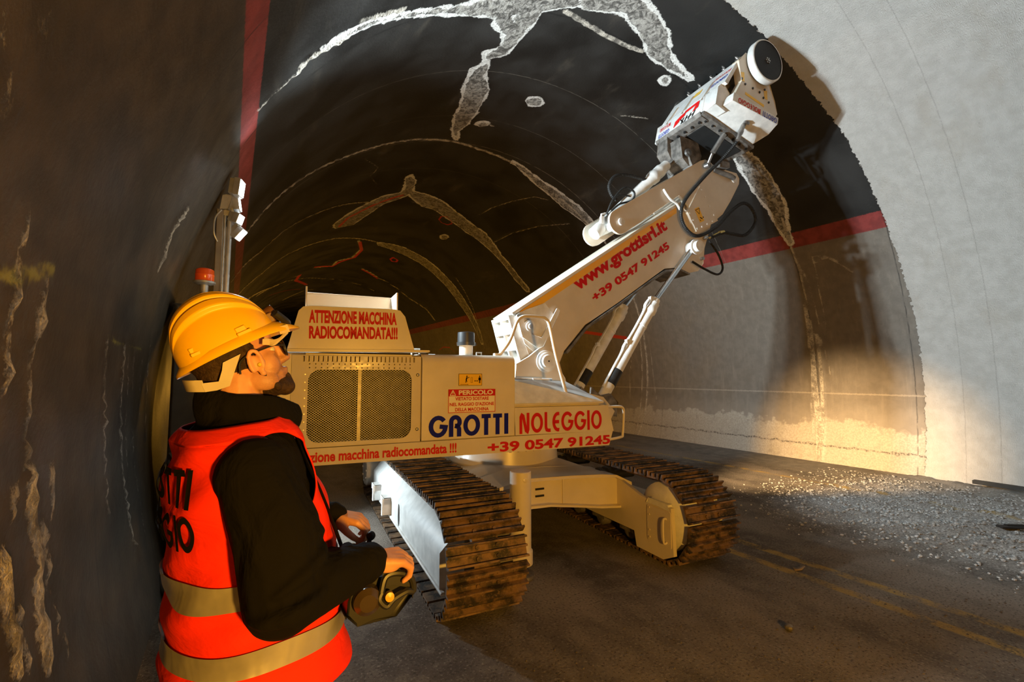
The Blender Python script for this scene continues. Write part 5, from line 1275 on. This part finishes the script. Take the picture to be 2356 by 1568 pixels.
m = MB(); m.lathe((-.215, 4.56, 2.381), (0, 0, 1), [(0, .060), (.004, .068), (.05, .068), (.055, .071), (.06, .068), (.095, .066), (.108, .05), (.11, 0)], 32, caps=False); m.build('lens', ORG, bk, loc=(.215, -4.56, -2.17), sharp=50)
MT = empty('lighting_mast', (-.09, 4.66, 2.17)); tag(MT, 'grey lighting mast with a cluster of lit white floodlights above the cabinet', 'lighting mast')
def mt(mb, name, mat, par=None, **k): return mb.build(name, mat, par or MT, loc=((.09, -4.66, -2.17) if par is None else (0, 0, 0)), **k)
m = MB(); m.prism([(-.155, 4.62), (-.105, 4.62), (-.105, 4.68), (-.155, 4.68)], 2.172, 3.04, 'z'); mt(m, 'mast_post', GREYP, bevel=.006)
m = MB(); m.cyl((-.096, 4.64, 2.172), (-.094, 4.64, 3.02), .010, n=10); mt(m, 'cable', GALV)
m = MB(); m.cyl((-.062, 4.66, 2.172), (-.058, 4.66, 2.96), .021, n=16)
for z in (2.22, 2.45, 2.62): m.lathe((-.062, 4.66, z), (0, 0, 1), [(0, .024), (.02, .024)], 14)
m.cyl((-.085, 4.66, 2.172), (-.082, 4.66, 2.9), .008, n=8); mt(m, 'telescopic_tube', GALV)
m = MB(); m.prism([(-.115, 3.16), (-.09, 3.17), (-.05, 3.17), (-.07, 3.05), (-.13, 3.04)], 4.60, 4.70, 'y'); m.box((-.10, 4.66, 3.02), (.10, .06, .05)); m.tube(smoothpath([(-.12, 4.6, 3.03), (-.165, 4.6, 2.95), (-.168, 4.6, 2.82), (-.14, 4.62, 2.75)], 5), .008, 6); mt(m, 'mast_head', GALV, bevel=.004)
LED = NT('led_glass'); LED.b.inputs['Emission Color'].default_value = (.86, .95, 1, 1); LED.b.inputs['Emission Strength'].default_value = 10.0; LEDM = LED.fin((.9, .9, .9), .3)
for (x, y, z), aim, w, h in (((.03, 4.52, 3.22), (1, -.35, -.10), .11, .15), ((.02, 4.66, 3.13), (1, -.15, .15), .11, .13), ((.01, 4.80, 3.00), (1, .1, -.1), .11, .14), ((.03, 4.58, 2.96), (1, -.5, -.35), .09, .09), ((.04, 4.66, 2.84), (.8, -.3, -.65), .10, .12)):
    d = Vector(aim).normalized(); M_ = Matrix((d, Vector((0, 0, 1)).cross(d).normalized(), d.cross(Vector((0, 0, 1)).cross(d).normalized()))).transposed()
    o_ = Vector((x, y, z)); fh = MB(); fh.box(o_ - d * .035, (.05, w, h), M_)
    for i in range(7): fh.box(o_ - d * .075 + M_ @ Vector((0, (i - 3) * w / 7.5, 0)), (.04, .006, h * .9), M_)
    fh.box(o_ - d * .085, (.03, .03, .03), M_)
    fo = mt(fh, 'floodlight', GALV, bevel=.003); fh = MB(); fh.box(o_ - d * .007, (.008, w * .86, h * .86), M_); fh.build('led_panel', LEDM, fo)
# low work lamp on the cabinet side
m = MB(); m.box((.19, 5.16, .80), (.08, .14, .10)); m.box((.142, 5.16, .80), (.08, .03, .03)); wl = m.build('work_lamp', GALV, None, bevel=.004); tag(wl, 'small work lamp bolted low on the side of the beige cabinet', 'lamp')
m = MB(); m.box((.232, 5.16, .80), (.006, .12, .08)); m.build('led_panel', LEDM, wl)
m = MB(); m.tube(smoothpath([(-.36, 4.36, .10), (-.37, 4.30, .06), (-.34, 4.25, .035), (-.26, 4.22, .035), (-.16, 4.26, .035), (-.05, 4.33, .035)], 6), .032, 12); ho = m.build('hose', simple('grey_hose', (.17, .155, .135), .7), None); tag(ho, 'short grey hose lying at the foot of the beige cabinet', 'hose')

# ------------------------------------------------------------------ loose things on the road
m = MB(); m.box((0, 0, .016), (.26, .075, .018)); m.box((.04, .02, .03), (.18, .04, .012))
o = m.build('wooden_batten', simple('blackened_wood', (.02, .018, .016), .8), None, loc=(6.93, 1.38, .02), rz=R(-36), bevel=.003); tag(o, 'short black batten lying on the pale rubble at the right edge', 'batten')
m = MB(); m.box((0, 0, .03), (.75, .10, .05)); o = m.build('kerb_board', simple('dark_board', (.05, .046, .04), .8), None, loc=(9.12, 1.80, .045), rz=R(88), bevel=.003); tag(o, 'dark board lying along the foot of the right wall', 'board')
LEAFM = simple('dry_leaf', (.30, .22, .14), .8)
for x, y, s, lab in ((4.05, 2.05, 1, 'curled dry scrap on the road right of the far track'), (3.05, 1.62, .8, 'dark stone with pale chips on the road below the far track'), (6.4, 5.1, 1.0, 'pale scrap near the right wall beyond the far track'), (7.3, 5.9, .9, 'pale scrap on the road edge beside the nose of the machine')):
    m = MB()
    if 'stone' in lab: m.ell((0, 0, .018), (.03, .024, .02), None, 8, 6)
    else: m.add([(-.05, -.02, .004), (0, -.03, .012), (.05, -.01, .03), (.045, .02, .028), (0, .022, .008), (-.045, .02, .018)], [(0, 1, 4, 5), (1, 2, 3, 4)])
    o = m.build('stone' if 'stone' in lab else 'paper_scrap', LEAFM if s >= .9 else DIRTY, None, loc=(x, y, .0), rz=x * 3, sharp=30)
    if 'stone' not in lab:
        q = o.modifiers.new('solid', 'SOLIDIFY'); q.thickness = .003
    tag(o, lab, 'stone' if 'stone' in lab else 'scrap')
# gravel: one object, nobody could count it
def stone_variants():
    out = []
    for k in range(6):
        bm = bmesh.new(); bmesh.ops.create_icosphere(bm, subdivisions=1, radius=1)
        for v in bm.verts: v.co *= .7 + .5 * random.random(); v.co.z *= .7
        bm.verts.index_update(); out.append((np.array([v.co[:] for v in bm.verts]), [tuple(v.index for v in f.verts) for f in bm.faces])); bm.free()
    return out
SV = stone_variants()
def scatter(name, n, xr, yr, dens, size, mat, label):
    Vs = []; Fs = []; k = 0
    while k < n:
        x, y = random.uniform(*xr), random.uniform(*yr)
        if random.random() > dens(x, y): continue
        v, f = random.choice(SV); s = size * (0.35 + 1.1 * random.random() ** 2.5); a = random.uniform(0, 6.28)
        c, q = math.cos(a), math.sin(a); off = len(Vs)
        i0 = int(np.clip(np.searchsorted(fx, x) - 1, 0, len(fx) - 2)); j0 = int(np.clip(np.searchsorted(fy, y) - 1, 0, len(fy) - 2)); z0 = FZ[i0, j0]
        for p in v: Vs.append((x + (p[0] * c - p[1] * q) * s, y + (p[0] * q + p[1] * c) * s, z0 + (p[2] + .35) * s))
        Fs += [tuple(i + off for i in t) for t in f]; k += 1
    m = MB(); m.v = Vs; m.f = Fs
    o = m.build(name, mat, None, sharp=0); tag(o, label, 'gravel', kind='stuff'); return o
STONEM = simple('crushed_concrete', (.48, .465, .44), .9, 0, 30, .55)
scatter('gravel', 9000, (4.9, 8.9), (.0, 4.0), lambda x, y: min(1, max(0, (x - 4.9) / 1.8)) * min(1, max(.05, (4.1 - y) / 1.6)), .014, STONEM, 'pale crushed concrete gravel spread towards the right wall')
scatter('grit', 2600, (.6, 4.85), (.2, 2.3), lambda x, y: .4 if y > 1.6 else .8, .006, simple('road_grit', (.14, .12, .10), .9, 0, 30, .5), 'fine grit scattered over the road in front of the machine')
